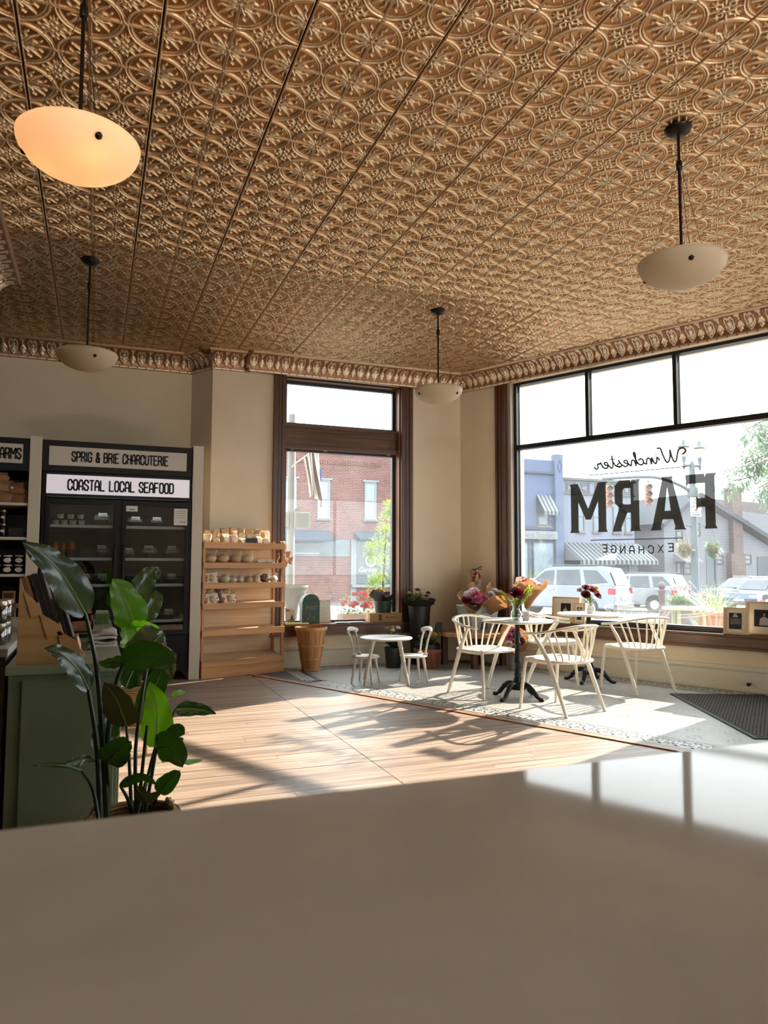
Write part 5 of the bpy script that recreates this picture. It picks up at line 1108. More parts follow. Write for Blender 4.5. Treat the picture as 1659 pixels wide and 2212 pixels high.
poly_letter(2.095, [[(-.008, 0), (.125, 0), (.112, .06), (.112, .62), (.112, 1), (-.008, 1), (.01, .94), (.01, .06)], [(.495, 0), (.362, 0), (.375, .06), (.375, .62), (.375, 1), (.495, 1), (.477, .94), (.477, .06)], [(.112, 1), (.112, .62), (.21, .26), (.277, .26), (.375, .62), (.375, 1), (.2435, .48)]])
for s0, s1, z in ((1.868, 3.056, 2.361), (1.875, 2.99, 1.574)): MB().box(s0, s1, .1275, .129, z-.005, z+.005).build('rule', vinb, t)
CUR = {'W': ([(-.15, .55), (-.28, .75), (-.2, 1.0), (.02, .95), (.10, .55), (.16, .1), (.26, .05), (.38, .5), (.44, .95), (.44, .5), (.52, .08), (.64, .1), (.8, .7), (.9, 1.15), (1.05, 1.2)], .95), 'i': ([(0, .25), (.12, .5), (.14, .15), (.2, .02), (.32, .2)], .3), 'n': ([(0, .2), (.08, .5), (.1, .02), (.16, .4), (.28, .5), (.33, .3), (.34, .05), (.46, .15)], .44), 'c': ([(.3, .42), (.2, .5), (.08, .4), (.06, .15), (.16, .02), (.36, .18)], .34), 'h': ([(0, .2), (.18, .8), (.2, 1.05), (.12, .95), (.08, .02), (.16, .38), (.28, .46), (.32, .25), (.34, .04), (.46, .15)], .44), 'e': ([(0, .2), (.2, .3), (.26, .45), (.14, .5), (.06, .3), (.1, .06), (.22, .02), (.38, .2)], .36), 's': ([(0, .12), (.12, .40), (.18, .56), (.14, .38), (.26, .16), (.16, .0), (.04, .08), (.18, .04), (.38, .18)], .36), 't': ([(0, .2), (.14, .6), (.17, .98), (.13, .5), (.12, .12), (.2, .0), (.34, .2)], .32), 'r': ([(0, .2), (.1, .5), (.14, .42), (.26, .42), (.24, .15), (.32, .02), (.46, .2)], .44)}
m = MB(); tot = sum(CUR[c][1] for c in 'Winchester'); k = (3.02-1.93)/(tot+.25); x = .2*k; pts = []
for i, c in enumerate('Winchester'):
    if c == 't': stroke(m, [(x+.02*k, 2.425+.68*.145), (x+.30*k, 2.425+.72*.145)], .012, LT(3.02), 0, .0015)
    if c == 'i': stroke(m, [(x+.14*k, 2.425+.72*.145), (x+.17*k, 2.425+.76*.145)], .014, LT(3.02), 0, .0015)
    pts = smooth_path([(x+px*k, 2.425+pz*.145, 0) for px, pz in CUR[c][0]], 6*len(CUR[c][0])); stroke(m, [(p.x, p.y+.012*math.sin(i*.9)*0) for p in pts], .019, LT(3.02), 0, .0015); x += CUR[c][1]*k
m.build('script_lettering', vinb, t)
m = MB(); N_ = 'EXCHANGE'; Lx = .82
for i, c in enumerate(N_):
    u = (i-3.5)/3.5; xx = .015+i*.113; zz = 1.408+.022*u*u+(-.000)*u
    for pl in GL[c]: stroke(m, [(xx+px*.055, zz+py*.086) for px, py in pl], .0135, LT(2.89), 0, .0015)
m.build('arched_lettering', vinb, t)
# ================================================================== BIG LEAF PLANTS
lf = leafmat('glossy bird of paradise leaf', (30, 50, 30), (80, 140, 20), .14, .2, .2); lfb = leafmat('leaf with sun painted in', (62, 110, 28), (140, 220, 20), .5, .28, .15); lfbr = leafmat('browning leaf', (46, 50, 30), (100, 100, 30), .16, .32, .35); rib = leafmat('pale leaf midrib', (110, 140, 70), (150, 180, 60), .2); stm = leafmat('dark green stalk', (30, 44, 22), (60, 100, 20), .12, .35)  # bright leaf copy carries sunlight in its green; the glossy one stays dark
def bigleaf(parent, pts, w, mt, tilt=0, fold=.25, sh=1.0):
    P = smooth_path(pts, 20); n = len(P); rows = []; V = -fw+Vector((.3, 0, .35))
    V = (Matrix.Rotation(tilt, 3, (P[-1]-P[0]).normalized()) @ V).normalized()
    for i, p in enumerate(P):
        t = i/(n-1); T = (P[min(i+1, n-1)]-P[max(i-1, 0)]).normalized(); s = T.cross(V).normalized(); nn = s.cross(T).normalized()
        ww = w/2*((t+.015)**.45*(1.0-t)**(.85*sh))*2.25*(.94+.06*math.sin(9*t)); ww = max(ww, .0015); row = []
        for u in (-1, -.72, -.45, -.2, 0, .2, .45, .72, 1):
            rp = .045*w*math.sin(20*t+6*u)*abs(u)**2
            row.append(tuple(p+s*ww*u+nn*(abs(u)*ww*fold-u*u*ww*.18+rp)))
        rows.append(row)
    o = MB().sheet(rows).build('leaf', mt, parent, smooth=True, ang=80)
    MB().tube([P[i]-(Vector(V)*-.0015) for i in range(0, n-1, 2)], [max(.0008, .0035*(1-i/(n-1))) for i in range(0, n-1, 2)], 6).build('midrib', rib, o, smooth=True)
PL1 = [([(-.025,2.75,1.089),(-.069,2.718,1.172),(-.11,2.685,1.237),(-.163,2.652,1.289),(-.222,2.62,1.333)],.128,lf,.3),([(-.008,2.7,.838),(-.039,2.68,.903),(-.082,2.66,.955),(-.113,2.64,.978),(-.144,2.62,.99)],.075,lf,.5),
([(.103,2.75,.914),(.153,2.712,.944),(.203,2.675,.946),(.24,2.638,.92),(.251,2.6,.868)],.10,lf,.2),([(.107,2.75,.914),(.08,2.783,.916),(.051,2.817,.911),(.023,2.85,.913)],.055,lf,.4),([(.191,2.85,.89),(.205,2.9,.93),(.225,2.95,.975),(.262,3.0,.992)],.19,lf,.2),
([(.116,2.7,.711),(.095,2.667,.772),(.074,2.633,.823),(.04,2.6,.875)],.115,lfbr,-.5),([(.225,2.85,.595),(.232,2.867,.669),(.228,2.883,.746),(.202,2.9,.824)],.115,lfb,0),([(.059,2.7,.59),(.08,2.667,.625),(.106,2.633,.659),(.129,2.6,.678)],.1,lf,.3),
([(-.021,2.6,.599),(-.047,2.575,.617),(-.076,2.55,.632),(-.117,2.525,.643),(-.166,2.5,.654)],.022,lf,.6),([(-.069,2.6,.62),(-.031,2.617,.626),(-.005,2.633,.626),(.022,2.65,.611)],.034,lf,.3),([(.299,2.9,.717),(.349,2.917,.713),(.406,2.933,.701),(.458,2.95,.68)],.06,lf,.5),
([(.222,2.75,.613),(.254,2.717,.623),(.285,2.683,.603),(.302,2.65,.565)],.105,lf,.2),([(.235,2.8,.447),(.261,2.767,.484),(.282,2.733,.516),(.298,2.7,.543)],.066,lf,.1),([(.103,2.7,.509),(.143,2.667,.538),(.178,2.633,.548),(.215,2.6,.529)],.036,lf,.5),
([(.155,2.7,.499),(.177,2.673,.477),(.204,2.647,.479),(.234,2.62,.503)],.04,lfbr,.3),([(.287,2.95,.758),(.311,2.975,.766),(.346,3.0,.763)],.025,lfb,0),([(.324,2.8,.541),(.358,2.825,.537),(.398,2.85,.532)],.02,lfb,0),([(.02,2.86,.60),(.06,2.88,.66),(.11,2.9,.70),(.15,2.92,.71)],.08,lf,.2),([(.19,2.95,.66),(.215,3.0,.75),(.25,3.02,.83),(.262,3.03,.87)],.10,lf,-.2),([(.12,2.95,.80),(.15,3.0,.86),(.19,3.02,.90),(.235,3.04,.905)],.09,lf,.3),([(.271,2.85,.596),(.289,2.833,.635),(.303,2.817,.653),(.324,2.8,.644)],.075,lf,.2)]
ST1 = [[(.063,2.75,.402),(.037,2.75,.722),(.013,2.75,.921),(-.025,2.75,1.089)],[(.041,2.72,.414),(.023,2.72,.656),(-.008,2.7,.838)],[(.056,2.75,.403),(.06,2.75,.671),(.081,2.75,.843),(.103,2.75,.914)],[(.145,2.78,.383),(.132,2.78,.579),(.116,2.7,.711)],[(.163,2.8,.375),(.154,2.8,.602),(.172,2.8,.789),(.191,2.85,.89)],[(.171,2.85,.358),(.189,2.85,.613),(.195,2.85,.675)],[(.176,2.85,.358),(.211,2.85,.534),(.225,2.85,.595)],[(.037,2.65,.40),(.015,2.65,.522),(-.021,2.6,.599)],[(.189,2.75,.387),(.21,2.75,.534),(.222,2.75,.613)],[(.065,2.75,.402),(.065,2.75,.499),(.059,2.7,.59)],[(.206,2.82,.354),(.225,2.82,.403),(.235,2.8,.447)],[(.16,2.78,.37),(.22,2.85,.55),(.299,2.9,.717)],[(.15,2.78,.37),(.13,2.74,.45),(.103,2.7,.509)]]
t = thing('bird_of_paradise', 'big dark leafy plant in a woven basket at the end of the stone countertop', 'plant', (.155, 2.80, 0))
def sub(P): return [(x-.155, y-2.80, z) for x, y, z in P]
TR = Vector((.155, 2.80, 0))
def leaf_rel(parent, off, pts, w, mt, tilt): bigleaf(parent, [tuple(Vector(p)-off) for p in pts], w, mt, tilt)
for pts, w, mt_, tl in PL1: leaf_rel(t, TR, pts, w*1.08, mt_, tl)
for i, P in enumerate(ST1):
    P = [P[0][:2]+(.30,)]+P if False else [(P[0][0], P[0][1], .27)]+P; pp = smooth_path([tuple(Vector(p)-TR) for p in P], 14); r0 = .013 if i < 3 else .009; MB().tube(pp, [r0*(1-.5*k/14) for k in range(15)], 8).build('stalk', stm, t, smooth=True)
wick = stripes('woven seagrass', (96, 72, 46), (140, 112, 76), 2, .014, .6, .9)
def woven(t, r0, r1, h, z0, dark=1):
    m = MB(); n = 14
    for k in range(n):
        v = k/(n-1); rr = r0+(r1-r0)*math.sin(v*math.pi*.62)/math.sin(math.pi*.62)
        pts = [(rr*math.cos(a)*(1+.012*math.sin(16*a+math.pi*k)), rr*math.sin(a)*(1+.012*math.sin(16*a+math.pi*k)), z0+.008+h*v) for a in np.linspace(0, 2*math.pi, 49)]; m.tube(pts, h/n*.62, 6, caps=False)
    m.lathe([(.001, z0+.004), (r0, z0+.004)], 24, caps=(False, False)); tag(m.build('woven_wall', wick, t, smooth=True), kind='stuff')
    m = MB().lathe([(.001, z0+h*.75), (r1*.92, z0+h*.75)], 24, caps=(False, False)); m.build('soil', mat('dark soil', (30, 24, 20), .95), t)
    for s in (-1, 1):
        hp = smooth_path([(s*r1*.95, -.05, z0+h*.9), (s*r1*.9, -.05, z0+h+.03), (s*r1*.75, 0, z0+h+.055), (s*r1*.9, .05, z0+h+.03), (s*r1*.95, .05, z0+h*.9)], 24); m = MB()
        for q in (0, math.pi):
            m.tube([p+Vector((.005*math.cos(i*1.1+q), .005*math.sin(i*1.1+q), .003*math.sin(i*1.1+q))) for i, p in enumerate(hp)], .006, 6)
        m.build('rope_handle', mat('hemp rope', (180, 150, 110), .9), t, smooth=True)
woven(t, .115, .150, .36, 0)
t2 = thing('bird_of_paradise', 'sunlit bright green leafy plant in a basket on a gold stand beside the sage cabinet', 'plant', (.27, 5.28, 0)); K = 1.14
def far(p): return (K*p[0]-.27+.03, K*p[1]-5.28, EYE+K*(p[2]-EYE))
PL2 = [([(.198,4.6,.896),(.17,4.567,.992),(.118,4.533,1.103),(.068,4.5,1.18)],.2,lfb,.2),([(.221,4.75,1.069),(.249,4.767,1.13),(.291,4.783,1.201),(.33,4.8,1.237)],.14,lf,.2),([(.251,4.7,.926),(.292,4.717,.999),(.326,4.733,1.059),(.33,4.75,1.107)],.13,lf,.2),([(.19,4.6,.892),(.235,4.533,.9),(.288,4.467,.9),(.339,4.4,.883)],.09,lfb,.9),([(.184,4.6,.803),(.157,4.55,.859),(.123,4.5,.898)],.14,lfb,.3),([(.152,4.7,.924),(.118,4.7,.985),(.076,4.7,1.021),(.035,4.7,1.038)],.07,lf,.3),([(.159,4.5,.724),(.161,4.475,.759),(.152,4.45,.787)],.05,lfb,0)]
for pts, w, mt_, tl in PL2: bigleaf(t2, [far(p) for p in pts], w*K*1.08, mt_, tl)
for P in [[(.194,4.65,.526),(.197,4.65,.721),(.198,4.6,.896)],[(.204,4.7,.518),(.222,4.7,.758),(.221,4.75,1.069)],[(.212,4.7,.517),(.228,4.7,.714),(.251,4.7,.926)],[(.178,4.65,.527),(.156,4.65,.723),(.152,4.7,.924)],[(.184,4.6,.535),(.167,4.6,.66),(.159,4.5,.724)],[(.2,4.65,.526),(.19,4.63,.66),(.184,4.6,.803)]]:
    P = [(.19, 4.63, .42)]+P; pp = smooth_path([far(p) for p in P], 12); MB().tube(pp, [.010*(1-.5*k/12) for k in range(13)], 8).build('stalk', leafmat('bright stalk', (90, 130, 40), (150, 200, 40), .25), t2, smooth=True)
woven(t2, .10, .125, .24, .20)
gl_ = mat('polished gold metal', (206, 160, 84), .25, .9)
for k in range(4):
    a = R(45+90*k); MB().tube([(.12*math.cos(a), .12*math.sin(a), 0), (.12*math.cos(a), .12*math.sin(a), .30)], .006, 8).build('stand_leg', gl_, t2, smooth=True)
MB().tube([(.122*math.cos(a), .122*math.sin(a), .195) for a in np.linspace(0, 2*math.pi, 33)], .006, 8, caps=False).build('stand_ring', gl_, t2, smooth=True)
# ================================================================== STREET
_mat, _stripes, _bricks, _leaf = mat, stripes, bricks, leafmat
OD = .80   # darkens every street colour, standing in for dimmer light outdoors
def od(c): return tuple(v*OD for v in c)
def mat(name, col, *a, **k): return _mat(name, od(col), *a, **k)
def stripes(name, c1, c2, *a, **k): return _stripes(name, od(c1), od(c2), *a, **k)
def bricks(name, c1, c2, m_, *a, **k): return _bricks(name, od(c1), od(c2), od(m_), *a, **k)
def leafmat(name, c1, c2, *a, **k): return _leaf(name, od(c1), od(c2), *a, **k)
def lin6(c, k=.66): return tuple(v*k for v in c)  # further darkening of facade colours, again in place of dimmer daylight
def gz(x, y): return -.22-.02*max(0, math.hypot(x, y)-10)
rows = []
for r_ in (4, 8, 10, 14, 20, 28, 40, 60, 90, 140): rows.append([(r_*math.cos(a), r_*math.sin(a), gz(r_, 0)) for a in np.linspace(-1.2, 2.6, 60)])
g = MB().sheet(rows[::-1]).build('street_ground', mat('pale asphalt', lin6((150, 150, 152)), .9, var=.12, vs=.6)); struct(g)
pav = bricks('concrete paving', (170, 162, 154), (158, 150, 144), (120, 116, 112), 1.2, 1.2, .012, .85, 0, (0, 1))
struct(MB().box(-1.0, 14, .35, 5.2, -.35, -.06).build('pavement', pav, None, (CX, CY, 0), RZB)); struct(MB().box(-6, 4.2, 9.62, 13, -.35, -.06).build('pavement_side', pav))
def win(parent, x0, x1, z0, z1, y=0, fr=.07, fm=None, gm=None, sill=True, sash=True):
    fm = fm or mat('white window frame', lin6((222, 226, 230)), .5); gm = gm or mat('dim window glass', (112, 128, 142), .15)
    w = MB(); w.box(x0, x0+fr, y-.06, y+.05, z0, z1).box(x1-fr, x1, y-.06, y+.05, z0, z1).box(x0+fr, x1-fr, y-.06, y+.05, z1-fr, z1).box(x0+fr, x1-fr, y-.06, y+.05, z0, z0+fr)
    if sash: w.box(x0+fr, x1-fr, y-.05, y+.05, (z0+z1)/2-fr*.4, (z0+z1)/2+fr*.4)
    o = w.build('window', fm, parent); MB().box(x0+fr, x1-fr, y-.01, y+.02, z0+fr, z1-fr).build('pane', gm, o)
    if sill: MB().box(x0-.1, x1+.1, y-.14, y+.02, z0-.12, z0).build('window_sill', mat('stone sill', lin6((176, 174, 172)), .8), o)
    return o
def awning(parent, x0, x1, zt, zb, dep, mt, y=0, val=.25):
    m = MB(); m.add([(x0, y, zt), (x1, y, zt), (x1, y-dep, zb), (x0, y-dep, zb), (x0, y-dep, zb-val), (x1, y-dep, zb-val)], [(0, 1, 2, 3), (3, 2, 5, 4)]); m.add([(x0, y, zt), (x0, y-dep, zb), (x0, y, zb)], [(0, 1, 2)]); m.add([(x1, y, zt), (x1, y-dep, zb), (x1, y, zb)], [(0, 2, 1)])
    o = m.build('awning', mt, parent); sd = o.modifiers.new('thickness', 'SOLIDIFY'); sd.thickness = .03; return o
stx = stripes('blue grey awning stripe', (46, 56, 66), (128, 134, 142), 0, .30); stx2 = stripes('navy awning stripe', (44, 54, 66), (130, 133, 136), 0, .36)
FY = 42
t = thing('blue_shop_building', 'pale blue two storey shop building with a studio sign board', 'building', (0, FY, 0))
MB().box(20.3, 29.55, 0, 8, -1.4, 8.47).build('wall', mat('pale blue painted brick', lin6((140, 164, 212)), .85, var=.06, vs=2), t); MB().box(28.94, 29.58, -.25, .2, -1.4, 8.88).build('corner_pier', mat('pale blue painted pier', lin6((152, 174, 216)), .85), t)
MB().box(20.3, 28.93, -.18, 0, 7.5, 7.64).box(20.3, 28.93, -.12, 0, 3.72, 3.95).build('cornice', mat('slate blue moulding', lin6((104, 122, 152)), .8), t)
m = MB()
for a, b in (((29.3, 8.45), (29.12, 8.05)), ((29.12, 8.05), (29.3, 7.65)), ((29.3, 7.65), (29.48, 8.05)), ((29.48, 8.05), (29.3, 8.45))): stroke(m, [a, b], .05, lambda x, z, y: (x, -.27+y, z), 0, .03)
m.build('diamond', mat('slate blue moulding', lin6((104, 122, 152)), .8), t)
for x in (24.3, 27.62): win(t, x, x+.95, 3.98, 6.0, -.02, .09, mat('grey blue frame', lin6((110, 126, 146)), .7)); awning(t, x-.02, x+1.15, 6.03, 4.9, .9, stx, -.05, .25)
o = MB().box(22.0, 29.05, -.3, -.1, 3.06, 3.60).build('sign_board', mat('white sign board', lin6((216, 222, 228)), .6), t); textmesh('nes Studio', .62, mat('grey sign lettering', (110, 118, 124), .6), o, (27.62, -.305, 3.31), (R(90), 0, 0), sx=.92)
for x0, x1 in ((23.6, 26.9), (27.2, 28.95)): win(t, x0, x1, -.6, 2.9, -.05, .08, mat('grey blue frame', lin6((110, 126, 146)), .7), mat('shop glass', (120, 140, 150), .12, var=.3, vs=1.2), False, False)
t = thing('white_shop_building', 'white painted two storey shop with a wide striped awning', 'building', (0, FY, 0))
MB().box(29.66, 35.82, .1, 9, -1.4, 7.32).build('wall', mat('white painted brick', lin6((200, 210, 236)), .85, var=.05, vs=3), t); MB().box(29.66, 35.9, -.1, .2, 7.2, 7.36).box(29.66, 35.85, 0, .12, 6.22, 6.34).build('cornice', mat('grey green coping', lin6((150, 160, 156)), .8), t)
for k in range(5):
    x = 30.05+k*1.2; m = MB()
    for a in (.0, .13): 
        for q in (((x+a, 6.42+a), (x+.72-a, 6.42+a)), ((x+.72-a, 6.42+a), (x+.72-a, 7.05-a)), ((x+.72-a, 7.05-a), (x+a, 7.05-a)), ((x+a, 7.05-a), (x+a, 6.42+a))): stroke(m, list(q), .05, lambda xx, z, y: (xx, .04+y, z), 0, .06)
    m.build('brick_panel', mat('grey brick trim', lin6((160, 164, 172)), .85), t)
for x in (30.9, 32.24, 33.95, 35.0): win(t, x, x+.58, 3.66, 5.72, .08, .06, mat('grey window frame', lin6((150, 158, 166)), .7), mat('dim window glass', (112, 128, 142), .15))
awning(t, 29.68, 36.1, 2.85, 1.66, 2.0, stx2, .1, .28)
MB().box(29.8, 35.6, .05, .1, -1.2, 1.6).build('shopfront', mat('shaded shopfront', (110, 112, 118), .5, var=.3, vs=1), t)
for x in (31.0, 33.4, 35.2): MB().box(x, x+.12, -.02, .06, -1.2, 1.6).build('shopfront_post', mat('white window frame', lin6((222, 226, 230)), .5), t)
# house ----------------------------------------------------------------
siding = stripes('white clapboard', (98, 101, 110), (128, 130, 138), 2, .21, .9, .7); roofm = mat('blue grey shingles', lin6((108, 118, 132)), .9, var=.12, vs=5); shingle = mat('warm grey shingles', lin6((168, 158, 152)), .9, var=.12, vs=5)
t = thing('clapboard_house', 'white clapboard house with dark gable roof and brick chimney', 'house', (0, FY, 0))
MB().prism([(38.4, -1.4), (52, -1.4), (52, 1.6), (48.4, 3.0), (41.4, 6.25), (38.4, 4.35)], 0, 9, lambda x, z, y: (x, y, z)).build('gable_wall', siding, t)
for a, b, mm in (((41.38, 6.42), (37.9, 4.1), roofm), ((41.3, 6.42), (52.5, 1.35), roofm)):
    l = math.hypot(b[0]-a[0], b[1]-a[1]); nx, nz = -(b[1]-a[1])/l, (b[0]-a[0])/l; sg_ = 1 if nz > 0 else -1
    MB().prism([a, b, (b[0]+nx*.3*sg_, b[1]+nz*.3*sg_), (a[0]+nx*.3*sg_, a[1]+nz*.3*sg_)], -.7, 9.2, lambda x, z, y: (x, y, z)).build('roof_slope', mm, t)
MB().prism([(43.2, 6.3), (54, 5.2), (54, 7.0), (47, 7.2)], 4, 9, lambda x, z, y: (x, y-.0, z-.35)).build('rear_roof', shingle, t)
MB().prism([(45.4, 3.4), (54, .5), (54, 5.15), (45.6, 5.75)], 1.2, 4, lambda x, z, y: (x, y, z)).build('dormer_wall', siding, t)
chim = bricks('brown chimney brick', (100, 74, 70), (84, 60, 56), (128, 118, 114), .24, .085, .012)
m = MB(); m.box(44.62, 45.58, -.45, .35, 2.2, 7.2).box(44.55, 45.65, -.52, .42, 7.05, 7.25).box(44.3, 45.7, -.5, .3, -1.4, 2.25); m.build('chimney', chim, t); MB().lathe([(.16, 7.25), (.2, 7.45), (.3, 7.55), (.05, 7.7)], 12, (45.1, 0, 0)).build('chimney_cap', mat('dull copper cap', (110, 126, 116), .6), t)
fg = mat('grey window trim', lin6((130, 132, 140)), .7); lg = mat('pale window glass', lin6((190, 200, 210)), .2)
for x0, x1, z0, z1, yy in ((47.0, 47.97, 4.28, 4.93, 1.18), (43.2, 44.0, 1.43, 2.13, 0), (45.86, 46.82, 1.44, 2.21, 0), (41.3, 41.82, 3.5, 4.5, 0), (39.5, 40.15, 3.05, 3.9, 0), (39.45, 39.95, .7, 1.6, 0), (40.1, 40.9, .7, 1.6, 0)): win(t, x0, x1, z0, z1, yy, .1, fg, lg, False)
MB().box(47.4, 49.6, -.06, .02, -1.4, 2.05).build('garage_door', mat('blue grey door', lin6((128, 142, 156)), .7), t); MB().box(43.08, 43.2, -.1, .02, -1.4, 2.9).build('downpipe', fg, t); MB().box(42.3, 43.05, -.04, .02, -1.4, 3.0).build('wall_panel', mat('grey blue wall panel', lin6((160, 172, 184)), .8), t)
awning(t, 39.3, 41.0, 2.2, 1.62, 1.1, mat('grey white awning', lin6((196, 200, 206)), .8), 0, .1)
t = thing('garden_shed', 'low white clapboard outbuilding between the shop and the house', 'building', (0, FY+2, 0)); MB().box(36.2, 37.7, 0, 6, -1.4, 1.9).build('wall', siding, t); MB().prism([(36.1, 1.85), (37.85, 1.85), (36.95, 2.7)], -.3, 6.3, lambda x, z, y: (x, y, z)).build('roof', shingle, t)
# brick building seen through the side window ---------------------------
t = thing('brick_building', 'red brick corner building with tall white sash windows', 'building', (0, FY, 0))
rb = bricks('red facade brick', (128, 64, 54), (96, 46, 40), (150, 124, 116), .30, .10, .016)
MB().box(4, 20, 0, 8, -1.4, 9.0).build('wall', rb, t)
for x in (15.24, 12.25, 10.2): win(t, x, x+.76, 4.06, 6.38, -.02, .09, None, mat('sky blue window glass', (150, 176, 190), .08)); MB().box(x-.12, x+.9, -.12, .02, 6.38, 6.5).build('lintel', mat('white stone lintel', lin6((226, 226, 224)), .7), t)
m = MB()
for k in range(40): m.box(10+.16*k, 10.09+.16*k, -.06, .02, 7.35, 7.6)
m.build('dentil_course', rb, t)
navy = mat('navy canvas', lin6((76, 92, 120)), .8); awning(t, 9.0, 13.0, 3.35, 2.75, 1.2, navy, 0, .1)
MB().box(9.2, 14.3, -.05, .02, 1.8, 2.8).build('shopfront_glass', mat('dark shop glass', (92, 104, 112), .12, var=.3, vs=1.2), t); MB().box(14.38, 14.72, -.08, .05, -1.2, 2.85).build('door_frame', mat('white window frame', lin6((222, 226, 230)), .5), t)
o = MB().box(14.74, 18.6, -.05, .03, .15, 2.98).build('shopfront_glass', mat('dark shop glass', (92, 104, 112), .12, var=.3, vs=1.2), t)
textmesh('SHOP', .26, cw, o, (15.75, -.06, .62), (R(90), 0, 0)); textmesh('Garden', .40, cw, o, (15.45, -.06, 1.0), (R(90), 0, 0), shear=.3); MB().lathe([(.26, 0), (.36, 0), (.36, .01), (.26, .01)], 24, caps=(False, False)).build('round_logo', cw, o, (15.65, -.06, 1.55), rot=(R(90), 0, 0))
for z in (2.45, 1.95): MB().box(9.4, 12.4, -.09, -.05, z, z+.05).build('display_shelf', mat('pale shelf', (206, 196, 180), .7), t)
MB().box(14.4, 18.8, -.3, .0, -.05, .12).build('stall_riser_cap', mat('white window frame', lin6((222, 226, 230)), .5), t); awning(t, 14.6, 18.6, 3.3, 2.9, .9, mat('dark canvas', (70, 78, 88), .8), 0, .12)
# near street furniture on the side street -------------------------------
pg = mat('grey painted steel', (120, 124, 126), .5)
t = thing('crossing_signal', 'grey pedestrian crossing signal on a steel pole outside the side window', 'signal', (2.79, 11.0, 0))
MB().tube([(0, 0, -.06), (0, 0, 3.6)], .062, 16).build('pole', pg, t, smooth=True); MB().box(.03, .28, -.09, .09, 1.83, 2.08).build('housing', mat('grey signal housing', (140, 142, 136), .5), t, bev=.02)
MB().prism([(.02, 2.09), (.16, 2.09), (.15, 2.14), (.04, 2.14)], -.02, .02, lambda x, z, y: (x, y, z)).build('bracket', pg, t); MB().box(-.16, -.05, -.09, .09, 1.83, 2.08).build('side_housing', mat('grey signal housing', (140, 142, 136), .5), t, bev=.02); MB().box(.06, .25, -.1, -.088, 1.85, 2.06).build('signal_face', mat('dull signal lens', (110, 112, 106), .3), t)
t = thing('striped_flag', 'black and white striped flag with a blue line hanging from a pole bracket', 'flag', (2.83, 10.85, 0)); MB().tube([(-.05, .12, 2.76), (-.02, 0, 2.82), (.12, -.02, 2.92), (.34, -.06, 3.12)], .012, 8).build('flagpole', mat('white flagpole', (214, 206, 190), .5), t, smooth=True)
rows = []
for i in range(20):
    v = i/19; row = []
    for k in range(25):
        u = k/24; x = .10+.24*u+.10*v*u+.10*v*(1-u)+.03*math.sin(u*9+v*2)*v; z = 2.93+.16*u-v*(.62+.42*u*u); yy = -.03+.06*math.sin(u*14+v*1.5)*(.3+v); row.append((x, yy, z))
    rows.append(row)
m, tt, N, L, P = nt('striped flag cloth'); MC['flag'] = m; at = N.new('ShaderNodeUVMap'); sp = N.new('ShaderNodeSeparateXYZ'); L.new(at.outputs[0], sp.inputs[0]); k1 = N.new('ShaderNodeMath'); k1.operation = 'MULTIPLY'; k1.inputs[1].default_value = 4.5; L.new(sp.outputs[0], k1.inputs[0]); k2 = N.new('ShaderNodeMath'); k2.operation = 'FRACT'; L.new(k1.outputs[0], k2.inputs[0]); rp = N.new('ShaderNodeValToRGB'); rp.color_ramp.interpolation = 'CONSTANT'; rp.color_ramp.elements[0].color = lin((226, 220, 212)); rp.color_ramp.elements[1].position = .5; rp.color_ramp.elements[1].color = lin((72, 60, 58)); L.new(k2.outputs[0], rp.inputs[0]); L.new(rp.outputs[0], P.inputs['Base Color']); P.inputs['Roughness'].default_value = .8
mb = MB().sheet(rows); me = mb.mesh('cloth', m, True); uvl = me.uv_layers.new(name='UVMap')
for lp in me.loops: i = lp.vertex_index; uvl.data[lp.index].uv = ((i % 25)/24, (i//25)/19)
link('cloth', me, t); MB().box(.345, .375, -.075, -.07, 2.55, 2.75).build('blue_line', mat('blue flag line', (70, 100, 200), .8), t)
def leafy(parent, pts, n, l, w, mt, seed, name='foliage', droop=.5, up_=.5):
    rnd = random.Random(seed); m = MB()
    for i in range(n):
        p, r_ = rnd.choice(pts); a = rnd.uniform(0, 6.28); u = rnd.uniform(-1, 1); q = (1-u*u)**.5; rr = r_*rnd.random()**.33
        pos = Vector(p)+Vector((q*math.cos(a), q*math.sin(a), u))*rr; d = Vector((q*math.cos(a), q*math.sin(a), u+up_)); blade(m, pos, d, l*rnd.uniform(.6, 1.2), w, droop, 2)
    return tag(m.build(name, mt, parent), kind='stuff')
t = thing('feathery_shrub', 'feathery lime green shrub growing outside the side window', 'shrub', (4.0, 10.3, 0)); MB().tube([(0, 0, -.06), (.05, 0, 1.0), (.1, 0, 2.0)], [.03, .02, .008], 8).build('trunk', mat('brown bark', (96, 74, 56), .9), t, smooth=True)
leafy(t, [((-.05, 0, 1.0), .14), ((.0, 0, 1.25), .2), ((-.02, 0, 1.5), .2), ((.08, 0, 1.72), .17), ((.1, 0, 1.95), .13), ((.14, 0, 2.15), .08), ((-.16, 0, 1.5), .09), ((-.12, 0, .95), .1)], 2600, .09, .006, leafmat('lime needle', (150, 180, 70), (190, 220, 80), .5), 3, droop=.3)
ger = leafmat('coral geranium petal', (226, 60, 66), (250, 90, 90), .4, .6)
